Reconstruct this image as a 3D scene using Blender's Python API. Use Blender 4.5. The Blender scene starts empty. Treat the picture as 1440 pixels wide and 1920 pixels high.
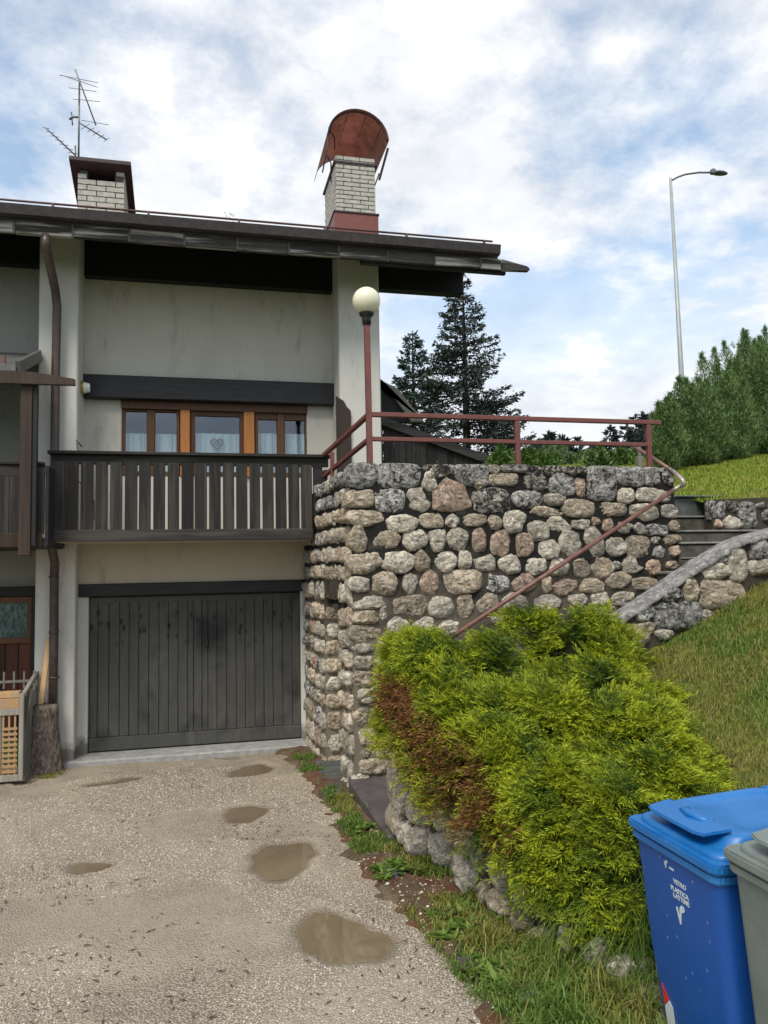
import bpy, bmesh, math, random
import numpy as np
from mathutils import Vector, Matrix
R = math.radians
random.seed(7); rng = np.random.default_rng(7)
S = bpy.context.scene
COL = S.collection

# ------------------------------------------------------------------ camera
YAW, PITCH, ROLL = R(13.5), R(3.97), .018
fwd = Vector((math.sin(YAW)*math.cos(PITCH), math.cos(YAW)*math.cos(PITCH), math.sin(PITCH)))
r0 = Vector((math.cos(YAW), -math.sin(YAW), 0)); u0 = r0.cross(fwd)
rt = math.cos(ROLL)*r0 - math.sin(ROLL)*u0; upv = math.sin(ROLL)*r0 + math.cos(ROLL)*u0
cd = bpy.data.cameras.new('camera'); cam = bpy.data.objects.new('camera', cd); COL.objects.link(cam)
cam.matrix_world = Matrix(((rt.x, upv.x, -fwd.x, 0), (rt.y, upv.y, -fwd.y, 0), (rt.z, upv.z, -fwd.z, 0), (0, 0, 0, 1)))
cd.sensor_fit = 'VERTICAL'; cd.sensor_height = 24; cd.lens = 18; cd.clip_end = 2000; cd.clip_start = .05
S.camera = cam

# ------------------------------------------------------------------ world, sun, exposure
S.view_settings.view_transform = 'Standard'; S.view_settings.look = 'None'
S.view_settings.exposure = 0.55; S.view_settings.gamma = 1; S.view_settings.use_curve_mapping = False
SUN_EL, SUN_AZ = R(52), R(212)          # compass-like azimuth measured from +Y towards +X
w = bpy.data.worlds.new('World'); S.world = w; w.use_nodes = True
nt = w.node_tree; nt.nodes.clear()
def wn(t, **k):
    n = nt.nodes.new(t)
    for a, b in k.items(): setattr(n, a, b)
    return n
out = wn('ShaderNodeOutputWorld'); sky = wn('ShaderNodeTexSky', sky_type='NISHITA', sun_disc=False)
sky.sun_elevation = SUN_EL; sky.sun_rotation = SUN_AZ; sky.altitude = 900; sky.air_density = 1.0; sky.dust_density = .6
bg1 = wn('ShaderNodeBackground'); bg1.inputs[1].default_value = .15; tint = wn('ShaderNodeMix', data_type='RGBA', blend_type='MULTIPLY'); tint.inputs[0].default_value = 1; nt.links.new(sky.outputs[0], tint.inputs[6]); tint.inputs[7].default_value = (.93, 1.12, 1.08, 1); nt.links.new(tint.outputs[2], bg1.inputs[0])
tc = wn('ShaderNodeTexCoord'); sep = wn('ShaderNodeSeparateXYZ'); nt.links.new(tc.outputs['Generated'], sep.inputs[0])
def wmath(op, a, b=None):
    n = wn('ShaderNodeMath', operation=op)
    for i, v in enumerate((a, b)):
        if v is None: continue
        if isinstance(v, (int, float)): n.inputs[i].default_value = v
        else: nt.links.new(v, n.inputs[i])
    return n.outputs[0]
zz = wmath('ADD', wmath('MAXIMUM', sep.outputs[2], 0.0), .22)
cx = wmath('DIVIDE', sep.outputs[0], zz); cy = wmath('DIVIDE', sep.outputs[1], zz)
comb = wn('ShaderNodeCombineXYZ'); nt.links.new(cx, comb.inputs[0]); nt.links.new(cy, comb.inputs[1])
comb.inputs[2].default_value = 11.1
n1 = wn('ShaderNodeTexNoise'); n1.inputs['Scale'].default_value = 1.35; n1.inputs['Detail'].default_value = 9
n1.inputs['Roughness'].default_value = .55; n1.inputs['Distortion'].default_value = .35; nt.links.new(comb.outputs[0], n1.inputs['Vector'])
n2 = wn('ShaderNodeTexNoise'); n2.inputs['Scale'].default_value = 4.6; n2.inputs['Detail'].default_value = 10
n2.inputs['Roughness'].default_value = .62; nt.links.new(comb.outputs[0], n2.inputs['Vector'])
cov = wmath('ADD', wmath('MULTIPLY', n1.outputs[0], .66), wmath('MULTIPLY', n2.outputs[0], .34))
cr = wn('ShaderNodeValToRGB'); nt.links.new(cov, cr.inputs[0])
cr.color_ramp.elements[0].position = .425; cr.color_ramp.elements[0].color = (.28, .28, .28, 1)
cr.color_ramp.elements[1].position = .548; cr.color_ramp.elements[1].color = (1, 1, 1, 1)
# clouds are thicker low down
low = wn('ShaderNodeMapRange'); nt.links.new(sep.outputs[2], low.inputs[0])
low.inputs[1].default_value = .44; low.inputs[2].default_value = .20; low.inputs[3].default_value = .12; low.inputs[4].default_value = .97
fac = wmath('MAXIMUM', cr.outputs[0], low.outputs[0])
cc = wn('ShaderNodeValToRGB'); nt.links.new(n2.outputs[0], cc.inputs[0])
cc.color_ramp.elements[0].position = .33; cc.color_ramp.elements[0].color = (.54, .565, .605, 1)
cc.color_ramp.elements[1].position = .66; cc.color_ramp.elements[1].color = (.735, .745, .76, 1)
bg2 = wn('ShaderNodeBackground'); nt.links.new(cc.outputs[0], bg2.inputs[0]); bg2.inputs[1].default_value = 1.0
mx = wn('ShaderNodeMixShader'); nt.links.new(fac, mx.inputs[0]); nt.links.new(bg1.outputs[0], mx.inputs[1]); nt.links.new(bg2.outputs[0], mx.inputs[2])
nt.links.new(mx.outputs[0], out.inputs[0])
sl = bpy.data.lights.new('sun', 'SUN'); so = bpy.data.objects.new('sun', sl); COL.objects.link(so)
sl.energy = 2.1; sl.angle = R(24); sl.color = (1, .93, .82)
sd = Vector((math.sin(SUN_AZ)*math.cos(SUN_EL), math.cos(SUN_AZ)*math.cos(SUN_EL), math.sin(SUN_EL)))
so.rotation_euler = sd.to_track_quat('Z', 'Y').to_euler()

# ------------------------------------------------------------------ helpers
def ray(px, py): return fwd + rt*((px-720)/1440) + upv*((960-py)/1440)
def PY(px, py, y): d = ray(px, py); return d*(y/d.y)
def PX(px, py, x): d = ray(px, py); return d*(x/d.x)
def g0(y): return -1.93 - .0425*y
def PG(px, py):
    d = ray(px, py); return d*(-1.93/(d.z+.0425*d.y))

def hsh(ix, iy, iz):
    n = (ix*374761393 + iy*668265263 + iz*1442695041) & 0x7fffffff
    n = ((n ^ (n >> 13))*1274126177) & 0x7fffffff
    return ((n ^ (n >> 16)) & 0xffff)/65535.
def vnoise(P, sc=1., seed=0):
    P = np.asarray(P, float)*sc + seed*17.31
    i = np.floor(P).astype(np.int64); f = P-i; f = f*f*(3-2*f)
    r = 0
    for a in (0, 1):
        wx = f[..., 0] if a else 1-f[..., 0]
        for b in (0, 1):
            wy = f[..., 1] if b else 1-f[..., 1]
            for c in (0, 1):
                wz = f[..., 2] if c else 1-f[..., 2]
                r = r + wx*wy*wz*hsh(i[..., 0]+a, i[..., 1]+b, i[..., 2]+c)
    return r*2-1
def fbm(P, sc=1., o=4, seed=0):
    r = 0; a = 1.
    for k in range(o): r = r + a*vnoise(P, sc, seed+k); a *= .5; sc *= 2.03
    return r
def n2d(x, y, sc=1., o=3, seed=0):
    return fbm(np.stack([x, y, np.zeros_like(x)], -1), sc, o, seed)

def props(o, label=None, cat=None, group=None, kind=None):
    if label: o['label'] = label
    if cat: o['category'] = cat
    if group: o['group'] = group
    if kind: o['kind'] = kind
    return o
def thing(name, label, cat, loc=(0, 0, 0), group=None):
    o = bpy.data.objects.new(name, None); COL.objects.link(o); o.location = loc; o.empty_display_size = .1
    return props(o, label, cat, group)
def wloc(p):
    v = Vector((0, 0, 0))
    while p is not None: v = v + Vector(p.location); p = p.parent
    return v
def raw(name, V, Fq, mat, parent=None, smooth=False, attrs=None, origin=None):
    """V (n,3) array, Fq list of faces or (m,k) array -> object"""
    V = np.asarray(V, float)
    off = wloc(parent) if parent is not None else Vector((0, 0, 0))
    o_loc = Vector((0, 0, 0))
    if origin is not None:
        o_loc = Vector(origin) - off
    V = V - np.array(off+o_loc)
    me = bpy.data.meshes.new(name)
    if isinstance(Fq, np.ndarray):
        m, k = Fq.shape
        me.vertices.add(len(V)); me.vertices.foreach_set('co', V.astype(np.float32).ravel())
        me.loops.add(m*k); me.loops.foreach_set('vertex_index', Fq.astype(np.int32).ravel())
        me.polygons.add(m); me.polygons.foreach_set('loop_start', np.arange(0, m*k, k, dtype=np.int32))
        me.polygons.foreach_set('loop_total', np.full(m, k, np.int32))
        me.update(calc_edges=True)
    else:
        me.from_pydata([tuple(v) for v in V], [], Fq); me.update()
    if smooth: me.polygons.foreach_set('use_smooth', np.ones(len(me.polygons), bool))
    if attrs:
        for k, a in attrs.items():
            at = me.attributes.new(k, 'FLOAT', 'POINT'); at.data.foreach_set('value', np.asarray(a, np.float32))
    if mat: me.materials.append(mat)
    o = bpy.data.objects.new(name, me); COL.objects.link(o); o.location = o_loc
    if parent is not None: o.parent = parent
    return o
class MB:
    def __init__(s): s.bm = bmesh.new()
    def box(s, a, b, bev=0., rot=None, seg=1):
        a = Vector(a); b = Vector(b); c = (a+b)/2; d = b-a
        t = bmesh.new(); bmesh.ops.create_cube(t, size=1)
        for v in t.verts: v.co = Vector((v.co.x*d.x, v.co.y*d.y, v.co.z*d.z))
        if bev > 0: bmesh.ops.bevel(t, geom=t.edges[:], offset=min(bev, min(abs(d.x), abs(d.y), abs(d.z))*.45), segments=seg, affect='EDGES')
        m = Matrix.Translation(c) @ (rot.to_4x4() if rot else Matrix.Identity(4))
        t.transform(m); s.add(t); return s
    def add(s, t):
        me = bpy.data.meshes.new('t'); t.to_mesh(me); t.free(); s.bm.from_mesh(me); bpy.data.meshes.remove(me)
    def bar(s, a, b, w_, h_, up=(0, 0, 1), bev=0.):
        a = Vector(a); b = Vector(b); d = b-a; z = d.normalized(); u = Vector(up)
        x = u.cross(z)
        if x.length < 1e-4: x = Vector((1, 0, 0)).cross(z)
        x.normalize(); y = z.cross(x)
        rot = Matrix((x, y, z)).transposed()
        L = d.length
        t = bmesh.new(); bmesh.ops.create_cube(t, size=1)
        for v in t.verts: v.co = Vector((v.co.x*w_, v.co.y*h_, v.co.z*L))
        if bev > 0: bmesh.ops.bevel(t, geom=t.edges[:], offset=bev, segments=1, affect='EDGES')
        t.transform(Matrix.Translation((a+b)/2) @ rot.to_4x4()); s.add(t); return s
    def tube(s, pts, r, n=12, caps=True):
        pts = [Vector(p) for p in pts]; rs = r if isinstance(r, (list, tuple)) else [r]*len(pts)
        rings = []; px = None
        for i, p in enumerate(pts):
            d = (pts[min(i+1, len(pts)-1)]-pts[max(i-1, 0)]).normalized()
            if px is None:
                px = d.cross(Vector((0, 0, 1)))
                if px.length < .05: px = d.cross(Vector((0, 1, 0)))
            px = (px - d*px.dot(d)).normalized(); py = d.cross(px)
            rings.append([s.bm.verts.new(p + (px*math.cos(2*math.pi*k/n) + py*math.sin(2*math.pi*k/n))*rs[i]) for k in range(n)])
        for a, b in zip(rings, rings[1:]):
            for k in range(n):
                f = s.bm.faces.new((a[k], a[(k+1) % n], b[(k+1) % n], b[k])); f.smooth = True
        if caps:
            s.bm.faces.new(rings[0][::-1]); s.bm.faces.new(rings[-1])
        return s
    def lathe(s, c, prof, n=24, smooth=True):
        c = Vector(c); rings = []
        for r_, z_ in prof: rings.append([s.bm.verts.new(c+Vector((r_*math.cos(2*math.pi*k/n), r_*math.sin(2*math.pi*k/n), z_))) for k in range(n)])
        for a, b in zip(rings, rings[1:]):
            for k in range(n):
                f = s.bm.faces.new((a[k], a[(k+1) % n], b[(k+1) % n], b[k])); f.smooth = smooth
        s.bm.faces.new(rings[0][::-1]); s.bm.faces.new(rings[-1]); return s
    def prism(s, pts, ext, bev=0.):
        """polygon pts extruded by vector ext"""
        t = bmesh.new(); e = Vector(ext)
        a = [t.verts.new(Vector(p)) for p in pts]; b = [t.verts.new(Vector(p)+e) for p in pts]
        t.faces.new(a); t.faces.new(b[::-1]); n = len(a)
        for i in range(n): t.faces.new((a[i], b[i], b[(i+1) % n], a[(i+1) % n]))
        bmesh.ops.recalc_face_normals(t, faces=t.faces[:])
        if bev > 0: bmesh.ops.bevel(t, geom=t.edges[:], offset=bev, segments=2, affect='EDGES')
        s.add(t); return s
    def build(s, name, mat, parent=None, origin=None):
        off = wloc(parent) if parent is not None else Vector((0, 0, 0))
        ol = Vector((0, 0, 0))
        if origin is not None: ol = Vector(origin)-off
        s.bm.transform(Matrix.Translation(-(off+ol)))
        me = bpy.data.meshes.new(name); s.bm.to_mesh(me); s.bm.free(); me.materials.append(mat)
        o = bpy.data.objects.new(name, me); COL.objects.link(o); o.location = ol
        if parent is not None: o.parent = parent
        return o

# ------------------------------------------------------------------ materials
class NT:
    def __init__(s, name, rough=.8, spec=.3):
        s.m = bpy.data.materials.new(name); s.m.use_nodes = True; s.t = s.m.node_tree
        s.b = s.t.nodes['Principled BSDF']; s.b.inputs['Roughness'].default_value = rough
        s.b.inputs['Specular IOR Level'].default_value = spec
        s.tc = s.n('ShaderNodeTexCoord'); s.oi = s.n('ShaderNodeObjectInfo')
        a = s.n('ShaderNodeVectorMath', operation='ADD'); s.l(s.tc.outputs['Object'], a.inputs[0])
        sc = s.n('ShaderNodeMath', operation='MULTIPLY'); s.l(s.oi.outputs['Random'], sc.inputs[0]); sc.inputs[1].default_value = 37.
        s.l(sc.outputs[0], a.inputs[1]); s.co = a.outputs[0]; s.obj = s.tc.outputs['Object']
    def n(s, t, **k):
        x = s.t.nodes.new(t)
        for a, b in k.items(): setattr(x, a, b)
        return x
    def l(s, a, b): s.t.links.new(a, b)
    def noise(s, sc, det=5, rough=.6, stretch=(1, 1, 1), dist=0, co=None):
        mp = s.n('ShaderNodeMapping'); mp.inputs['Scale'].default_value = stretch; s.l(co or s.co, mp.inputs[0])
        x = s.n('ShaderNodeTexNoise'); x.inputs['Scale'].default_value = sc; x.inputs['Detail'].default_value = det
        x.inputs['Roughness'].default_value = rough; x.inputs['Distortion'].default_value = dist; s.l(mp.outputs[0], x.inputs['Vector'])
        return x.outputs[0]
    def voro(s, sc, feat='F1', out='Distance', co=None, stretch=(1, 1, 1)):
        mp = s.n('ShaderNodeMapping'); mp.inputs['Scale'].default_value = stretch; s.l(co or s.co, mp.inputs[0])
        x = s.n('ShaderNodeTexVoronoi', feature=feat); x.inputs['Scale'].default_value = sc; s.l(mp.outputs[0], x.inputs['Vector'])
        return x.outputs[out]
    def ramp(s, f, stops):
        r = s.n('ShaderNodeValToRGB'); s.l(f, r.inputs[0]); e = r.color_ramp.elements
        while len(e) < len(stops): e.new(.5)
        for i, (p, c) in enumerate(stops):
            e[i].position = p
            e[i].color = (c, c, c, 1) if isinstance(c, (int, float)) else (*c, 1)
        return r.outputs[0]
    def mix(s, f, a, b, mode='MIX'):
        x = s.n('ShaderNodeMix', data_type='RGBA', blend_type=mode)
        for i, v in ((0, f), (6, a), (7, b)):
            if isinstance(v, (int, float)): x.inputs[i].default_value = v
            elif isinstance(v, tuple): x.inputs[i].default_value = (*v, 1)
            else: s.l(v, x.inputs[i])
        return x.outputs[2]
    def math(s, op, a, b=None):
        x = s.n('ShaderNodeMath', operation=op)
        for i, v in enumerate((a, b)):
            if v is None: continue
            if isinstance(v, (int, float)): x.inputs[i].default_value = v
            else: s.l(v, x.inputs[i])
        return x.outputs[0]
    def attr(s, name):
        a = s.n('ShaderNodeAttribute'); a.attribute_name = name; return a.outputs['Fac']
    def color(s, c):
        if isinstance(c, tuple): s.b.inputs['Base Color'].default_value = (*c, 1)
        else: s.l(c, s.b.inputs['Base Color'])
        return s
    def rough(s, r): s.l(r, s.b.inputs['Roughness']); return s
    def bump(s, h, st=.5, d=.01):
        x = s.n('ShaderNodeBump'); x.inputs['Strength'].default_value = st; x.inputs['Distance'].default_value = d
        s.l(h, x.inputs['Height'])
        if s.b.inputs['Normal'].is_linked:
            s.l(s.b.inputs['Normal'].links[0].from_socket, x.inputs['Normal'])
        s.l(x.outputs[0], s.b.inputs['Normal']); return s
def m_plaster(name, c, dark, amt=.5, foot=False):
    n = NT(name, .92, .2)
    a = n.noise(1.3, 8, .65, (1, 1, .45)); b = n.noise(60, 4, .6)
    col = n.mix(n.ramp(a, [(.38, 0), (.72, amt)]), c, dark)
    col = n.mix(n.ramp(n.noise(5, 9, .75, (1, 1, .3)), [(.54, 0), (.74, .55)]), col, tuple(x*.5 for x in dark))
    col = n.mix(n.ramp(n.voro(9, co=n.obj), [(.03, .55), (.075, 0)]), col, tuple(x*.6 for x in dark))
    if foot:
        gp = n.n('ShaderNodeNewGeometry').outputs['Position']; sx = n.n('ShaderNodeSeparateXYZ'); n.l(gp, sx.inputs[0])
        f = n.math('ADD', n.math('ADD', sx.outputs[2], 2.33), n.math('MULTIPLY', n.noise(6, 8, .7, co=gp), -.62))
        col = n.mix(n.ramp(n.math('ADD', f, .35), [(.18, .9), (.30, 0)]), col, (.17, .155, .13))
    n.color(col).bump(b, .35, .004).bump(n.noise(9, 5, .6), .3, .01); return n.m
M = {}
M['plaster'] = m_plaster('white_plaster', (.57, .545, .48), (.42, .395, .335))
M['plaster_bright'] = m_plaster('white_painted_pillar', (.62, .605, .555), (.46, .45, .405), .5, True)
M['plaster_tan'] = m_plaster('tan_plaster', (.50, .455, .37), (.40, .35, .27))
M['plaster_shaded'] = m_plaster('shade_toned_plaster', (.33, .33, .30), (.25, .25, .225))  # neighbour's plaster greyed in its colour to stand for shade
def m_wood(name, c1, c2, ax=2, rough=.75, worn=None, wamt=.5, sc=9.):
    n = NT(name, rough, .3); st = [1, 1, 1]; st[ax] = .06
    g = n.noise(sc*4, 6, .7, tuple(st), .6); g2 = n.noise(sc, 5, .6, tuple(st))
    col = n.mix(n.ramp(g, [(.35, 0), (.68, 1)]), c1, c2)
    v = n.n('ShaderNodeHueSaturation'); vv = n.n('ShaderNodeMapRange'); n.l(n.oi.outputs['Random'], vv.inputs[0]); vv.inputs[3].default_value = .6; vv.inputs[4].default_value = 1.55
    n.l(vv.outputs[0], v.inputs['Value']); n.l(col, v.inputs['Color']); col = v.outputs[0]
    if worn: col = n.mix(n.ramp(g2, [(.50, 0), (.60, wamt)]), col, worn)
    n.color(col).bump(g, .5, .004); return n.m
M['darkwood'] = m_wood('dark_stained_wood', (.012, .012, .014), (.026, .025, .027), 0, .55)
M['picket'] = m_wood('weathered_dark_planks', (.013, .012, .011), (.034, .030, .026), 2, .7, (.085, .072, .06), .4)
M['railtop'] = m_wood('weathered_dark_rail', (.015, .014, .013), (.038, .034, .030), 0, .7, (.10, .088, .075), .4)
M['fascia'] = m_wood('peeling_fascia_wood', (.03, .028, .026), (.09, .08, .07), 0, .75, (.42, .40, .36), .95, 11)
M['orangewood'] = m_wood('varnished_orange_wood', (.36, .13, .035), (.48, .20, .06), 2, .45)
M['brownframe'] = m_wood('brown_window_frame', (.075, .033, .015), (.13, .06, .025), 2, .45)
M['redbrown'] = m_wood('red_brown_planks', (.09, .03, .015), (.16, .06, .03), 2, .6, (.03, .02, .015), .6)
M['postwood'] = m_wood('faded_brown_post', (.028, .021, .016), (.068, .042, .027), 2, .7, (.03, .027, .024), .9, 2)
M['palewood'] = m_wood('pale_pine', (.45, .26, .11), (.58, .36, .17), 2, .6, (.30, .26, .2), .5)
M['greywood'] = m_wood('grey_weathered_wood', (.16, .15, .125), (.28, .26, .22), 2, .8)
n = NT('garage_planks', .6, .3)
g = n.noise(30, 6, .7, (1, 1, .05), .4); col = n.mix(n.ramp(g, [(.3, 0), (.7, 1)]), (.052, .053, .048), (.085, .084, .076))
geo = n.n('ShaderNodeNewGeometry'); wl = geo.outputs['Position']
col = n.mix(n.ramp(n.noise(3, 8, .7, (1, 1, .6), .5, wl), [(.5, 0), (.75, .55)]), col, (.13, .127, .117))
sp = n.ramp(n.voro(11, co=wl, stretch=(1, .01, .55)), [(.18, 1), (.32, 0)])
sx = n.n('ShaderNodeSeparateXYZ'); n.l(wl, sx.inputs[0])
band = n.ramp(n.math('ABSOLUTE', n.math('ADD', sx.outputs[2], .72)), [(.12, 1), (.36, 0)])
smud = n.math('MULTIPLY', n.math('MULTIPLY', sp, band), n.ramp(n.noise(4, 4, .6, co=wl), [(.36, 0), (.46, .9)]))
col = n.mix(smud, col, (.010, .010, .011))
col = n.mix(n.ramp(n.noise(2.2, 3, .5, co=wl), [(.58, 0), (.72, .6)]), col, (.018, .018, .019))
dv = n.n('ShaderNodeVectorMath', operation='DISTANCE'); n.l(wl, dv.inputs[0]); dv.inputs[1].default_value = (.12, 10.43, -.86)
col = n.mix(n.ramp(n.math('ADD', dv.outputs['Value'], n.math('MULTIPLY', n.noise(5, 7, .7, co=wl), .55)), [(.38, .85), (.62, 0)]), col, (.014, .014, .016))
n.color(col).bump(g, .4, .003); n.rough(n.ramp(g, [(.3, .45), (.7, .7)])); M['garage'] = n.m
def m_metal(name, c, c2, rough=.4, met=0., sc=12):
    n = NT(name, rough, .5); a = n.noise(sc, 8, .7)
    n.color(n.mix(n.ramp(a, [(.42, 0), (.7, 1)]), c, c2)); n.b.inputs['Metallic'].default_value = met
    n.bump(n.noise(80, 3, .5), .15, .002); return n.m
M['rustred'] = m_metal('rust_red_paint', (.17, .055, .045), (.12, .04, .034), .5)
M['rustrail'] = m_metal('rusty_handrail_tube', (.15, .06, .05), (.24, .14, .10), .45)
M['barezinc'] = m_metal('bare_zinc_tube', (.42, .38, .34), (.30, .2, .15), .4, .5)
M['brownpipe'] = m_metal('brown_painted_pipe', (.058, .040, .034), (.10, .075, .065), .38)
M['gutter'] = m_metal('dark_brown_gutter', (.035, .028, .030), (.07, .055, .055), .35)
M['roofmetal'] = m_metal('rusty_roof_sheet', (.11, .05, .042), (.16, .09, .075), .5)
M['copper'] = m_metal('copper_hood_sheet', (.46, .25, .20), (.28, .14, .115), .5, .15, 5)
M['coppertrim'] = m_metal('dark_copper_trim', (.055, .032, .034), (.035, .024, .026), .45, .3)
M['flash'] = m_metal('red_flashing', (.20, .06, .045), (.15, .05, .04), .5)
M['antenna'] = m_metal('antenna_metal', (.10, .10, .10), (.25, .24, .23), .4, .6)
M['galv'] = m_metal('galvanised_pole', (.36, .38, .38), (.28, .30, .30), .5, .2, 3)
M['lamphead'] = m_metal('grey_lamp_head', (.12, .12, .14), (.2, .2, .22), .45)
M['black'] = m_metal('black_plastic', (.012, .012, .013), (.02, .02, .02), .4)
M['greymetal'] = m_metal('grey_roof_sheet', (.09, .09, .085), (.16, .155, .145), .5)
M['brass'] = m_metal('brass', (.5, .33, .07), (.35, .22, .05), .35, .7)
n = NT('lamp_globe_opal', .25, .5); n.color((.78, .76, .58)); n.b.inputs['Subsurface Weight'].default_value = .5
n.b.inputs['Subsurface Radius'].default_value = (.1, .1, .08); M['globe'] = n.m
n = NT('white_brick', .85, .25); a = n.noise(14, 6, .65)
n.color(n.mix(n.ramp(a, [(.4, 0), (.75, 1)]), (.50, .49, .44), (.30, .29, .25))).bump(a, .4, .006); M['brick'] = n.m
n = NT('chimney_mortar', .95, .1); n.color((.10, .10, .095)); M['bmortar'] = n.m
n = NT('curtain_cloth', .9, .1); st = n.noise(30, 2, .5, (1, 1, .02))
n.color(n.mix(n.ramp(st, [(.35, 0), (.65, 1)]), (.82, .88, .84), (.68, .76, .72))).bump(st, .6, .02); M['curtain'] = n.m
n = NT('lace_cloth', .9, .1); st = n.noise(40, 3, .6, (1, 1, .15))
n.color(n.mix(n.ramp(n.noise(26, 5, .7, (1, 1, .5)), [(.42, 0), (.60, 1)]), (.10, .12, .13), (.40, .44, .46))).bump(st, .6, .02); M['lace'] = n.m
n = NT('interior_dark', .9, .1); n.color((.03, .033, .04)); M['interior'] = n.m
# window glass: see-through with a sky reflection
gm = bpy.data.materials.new('window_glass'); gm.use_nodes = True; gt = gm.node_tree; gt.nodes.clear()
go = gt.nodes.new('ShaderNodeOutputMaterial'); tr = gt.nodes.new('ShaderNodeBsdfTransparent'); tr.inputs[0].default_value = (.82, .86, .88, 1)
gl = gt.nodes.new('ShaderNodeBsdfGlossy'); gl.inputs['Roughness'].default_value = .03; gl.inputs[0].default_value = (.75, .85, 1, 1)
gx = gt.nodes.new('ShaderNodeMixShader'); gx.inputs[0].default_value = .09
gt.links.new(tr.outputs[0], gx.inputs[1]); gt.links.new(gl.outputs[0], gx.inputs[2]); gt.links.new(gx.outputs[0], go.inputs[0]); M['glass'] = gm
def m_stone(name, c1, c2, c3, lich=None, lamt=0.):
    n = NT(name, .88, .25)
    big = n.noise(5, 4, .55); fine = n.noise(22, 10, .78, dist=.9); pit = n.voro(40); cr = n.noise(9, 11, .74, (1, 1, 1.9), 1.6)
    fold = n.math('ABSOLUTE', n.math('SUBTRACT', n.noise(6.5, 9, .68, (1, 1, 1.5), 1.2), .5))
    col = n.mix(n.ramp(big, [(.35, 0), (.65, 1)]), c1, c2)
    col = n.mix(n.ramp(fine, [(.44, 0), (.60, .85)]), col, c3)
    col = n.mix(n.ramp(fold, [(.0, .75), (.028, 0)]), col, tuple(x*.16 for x in c1))  # creases and cracks painted dark, as shade inside them
    col = n.mix(n.ramp(cr, [(.36, .8), (.44, 0)]), col, tuple(x*.30 for x in c1))
    v = n.n('ShaderNodeHueSaturation'); vv = n.n('ShaderNodeMapRange'); n.l(n.oi.outputs['Random'], vv.inputs[0]); vv.inputs[3].default_value = .76; vv.inputs[4].default_value = 1.18
    n.l(vv.outputs[0], v.inputs['Value']); n.l(col, v.inputs['Color']); col = v.outputs[0]
    if lich is not None:
        lf = n.noise(13, 12, .80, dist=1.0)
        col = n.mix(n.ramp(lf, [(.385+.07*lamt, .95), (.45+.07*lamt, 0)]), col, lich)
    n.color(col).bump(fine, 1., .018).bump(cr, 1., .022).bump(n.ramp(fold, [(0, 0), (.06, 1)]), .8, .012).bump(pit, .4, .006); return n.m
M['st_tan'] = m_stone('tan_limestone', (.60, .48, .335), (.53, .44, .33), (.76, .67, .53))
M['st_pale'] = m_stone('pale_limestone', (.68, .605, .48), (.58, .51, .40), (.82, .77, .67))
M['st_pink'] = m_stone('pink_limestone', (.52, .33, .24), (.58, .45, .34), (.72, .60, .49))
M['st_grey'] = m_stone('grey_lichen_limestone', (.58, .555, .51), (.47, .45, .41), (.72, .70, .66), (.018, .018, .02), .75)
M['st_dark'] = m_stone('blackened_limestone', (.56, .50, .42), (.45, .40, .34), (.68, .65, .58), (.014, .014, .015), 1.35)
n = NT('mortar', .95, .15); wl = n.n('ShaderNodeNewGeometry').outputs['Position']
sx = n.n('ShaderNodeSeparateXYZ'); n.l(wl, sx.inputs[0])
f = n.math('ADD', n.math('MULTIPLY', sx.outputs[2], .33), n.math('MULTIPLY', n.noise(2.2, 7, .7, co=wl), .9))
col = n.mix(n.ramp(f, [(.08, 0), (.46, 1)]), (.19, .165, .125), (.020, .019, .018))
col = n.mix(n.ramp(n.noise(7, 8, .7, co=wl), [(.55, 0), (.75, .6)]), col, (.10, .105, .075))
n.color(col).bump(n.noise(45, 6, .7, co=wl), .8, .01); M['mortar'] = n.m
n = NT('slate', .5, .4); a = n.noise(6, 8, .7); n.color(n.mix(n.ramp(a, [(.4, 0), (.7, 1)]), (.075, .062, .066), (.13, .115, .11))).bump(a, .4, .01); M['slate'] = n.m
n = NT('grey_green_slate', .5, .4); a = n.noise(6, 8, .7); n.color(n.mix(n.ramp(a, [(.4, 0), (.7, 1)]), (.075, .085, .08), (.13, .14, .13))).bump(a, .4, .01); M['slateg'] = n.m
n = NT('stair_concrete', .85, .25); a = n.noise(6, 9, .75); n.color(n.mix(n.ramp(a, [(.38, 0), (.68, 1)]), (.045, .040, .032), (.13, .12, .10))).bump(n.noise(40, 6, .7), .5, .008); M['step'] = n.m
n = NT('step_nosing', .85, .25); a = n.noise(9, 9, .75); n.color(n.mix(n.ramp(a, [(.38, 0), (.68, 1)]), (.15, .145, .125), (.27, .26, .23))).bump(a, .5, .008); M['nosing'] = n.m
n = NT('weathered_cement_cap', .9, .2); a = n.noise(15, 12, .82, (.8, 1.2, 1), .9)
n.color(n.ramp(a, [(.34, (.05, .047, .046)), (.48, (.19, .18, .175)), (.58, (.36, .345, .33)), (.70, (.56, .54, .51))])).bump(a, .9, .015); M['cap'] = n.m
n = NT('threshold_concrete', .85, .3); a = n.noise(8, 9, .75); n.color(n.mix(n.ramp(a, [(.38, 0), (.68, 1)]), (.24, .24, .23), (.40, .40, .385))).bump(a, .5, .006); M['threshold'] = n.m
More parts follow.
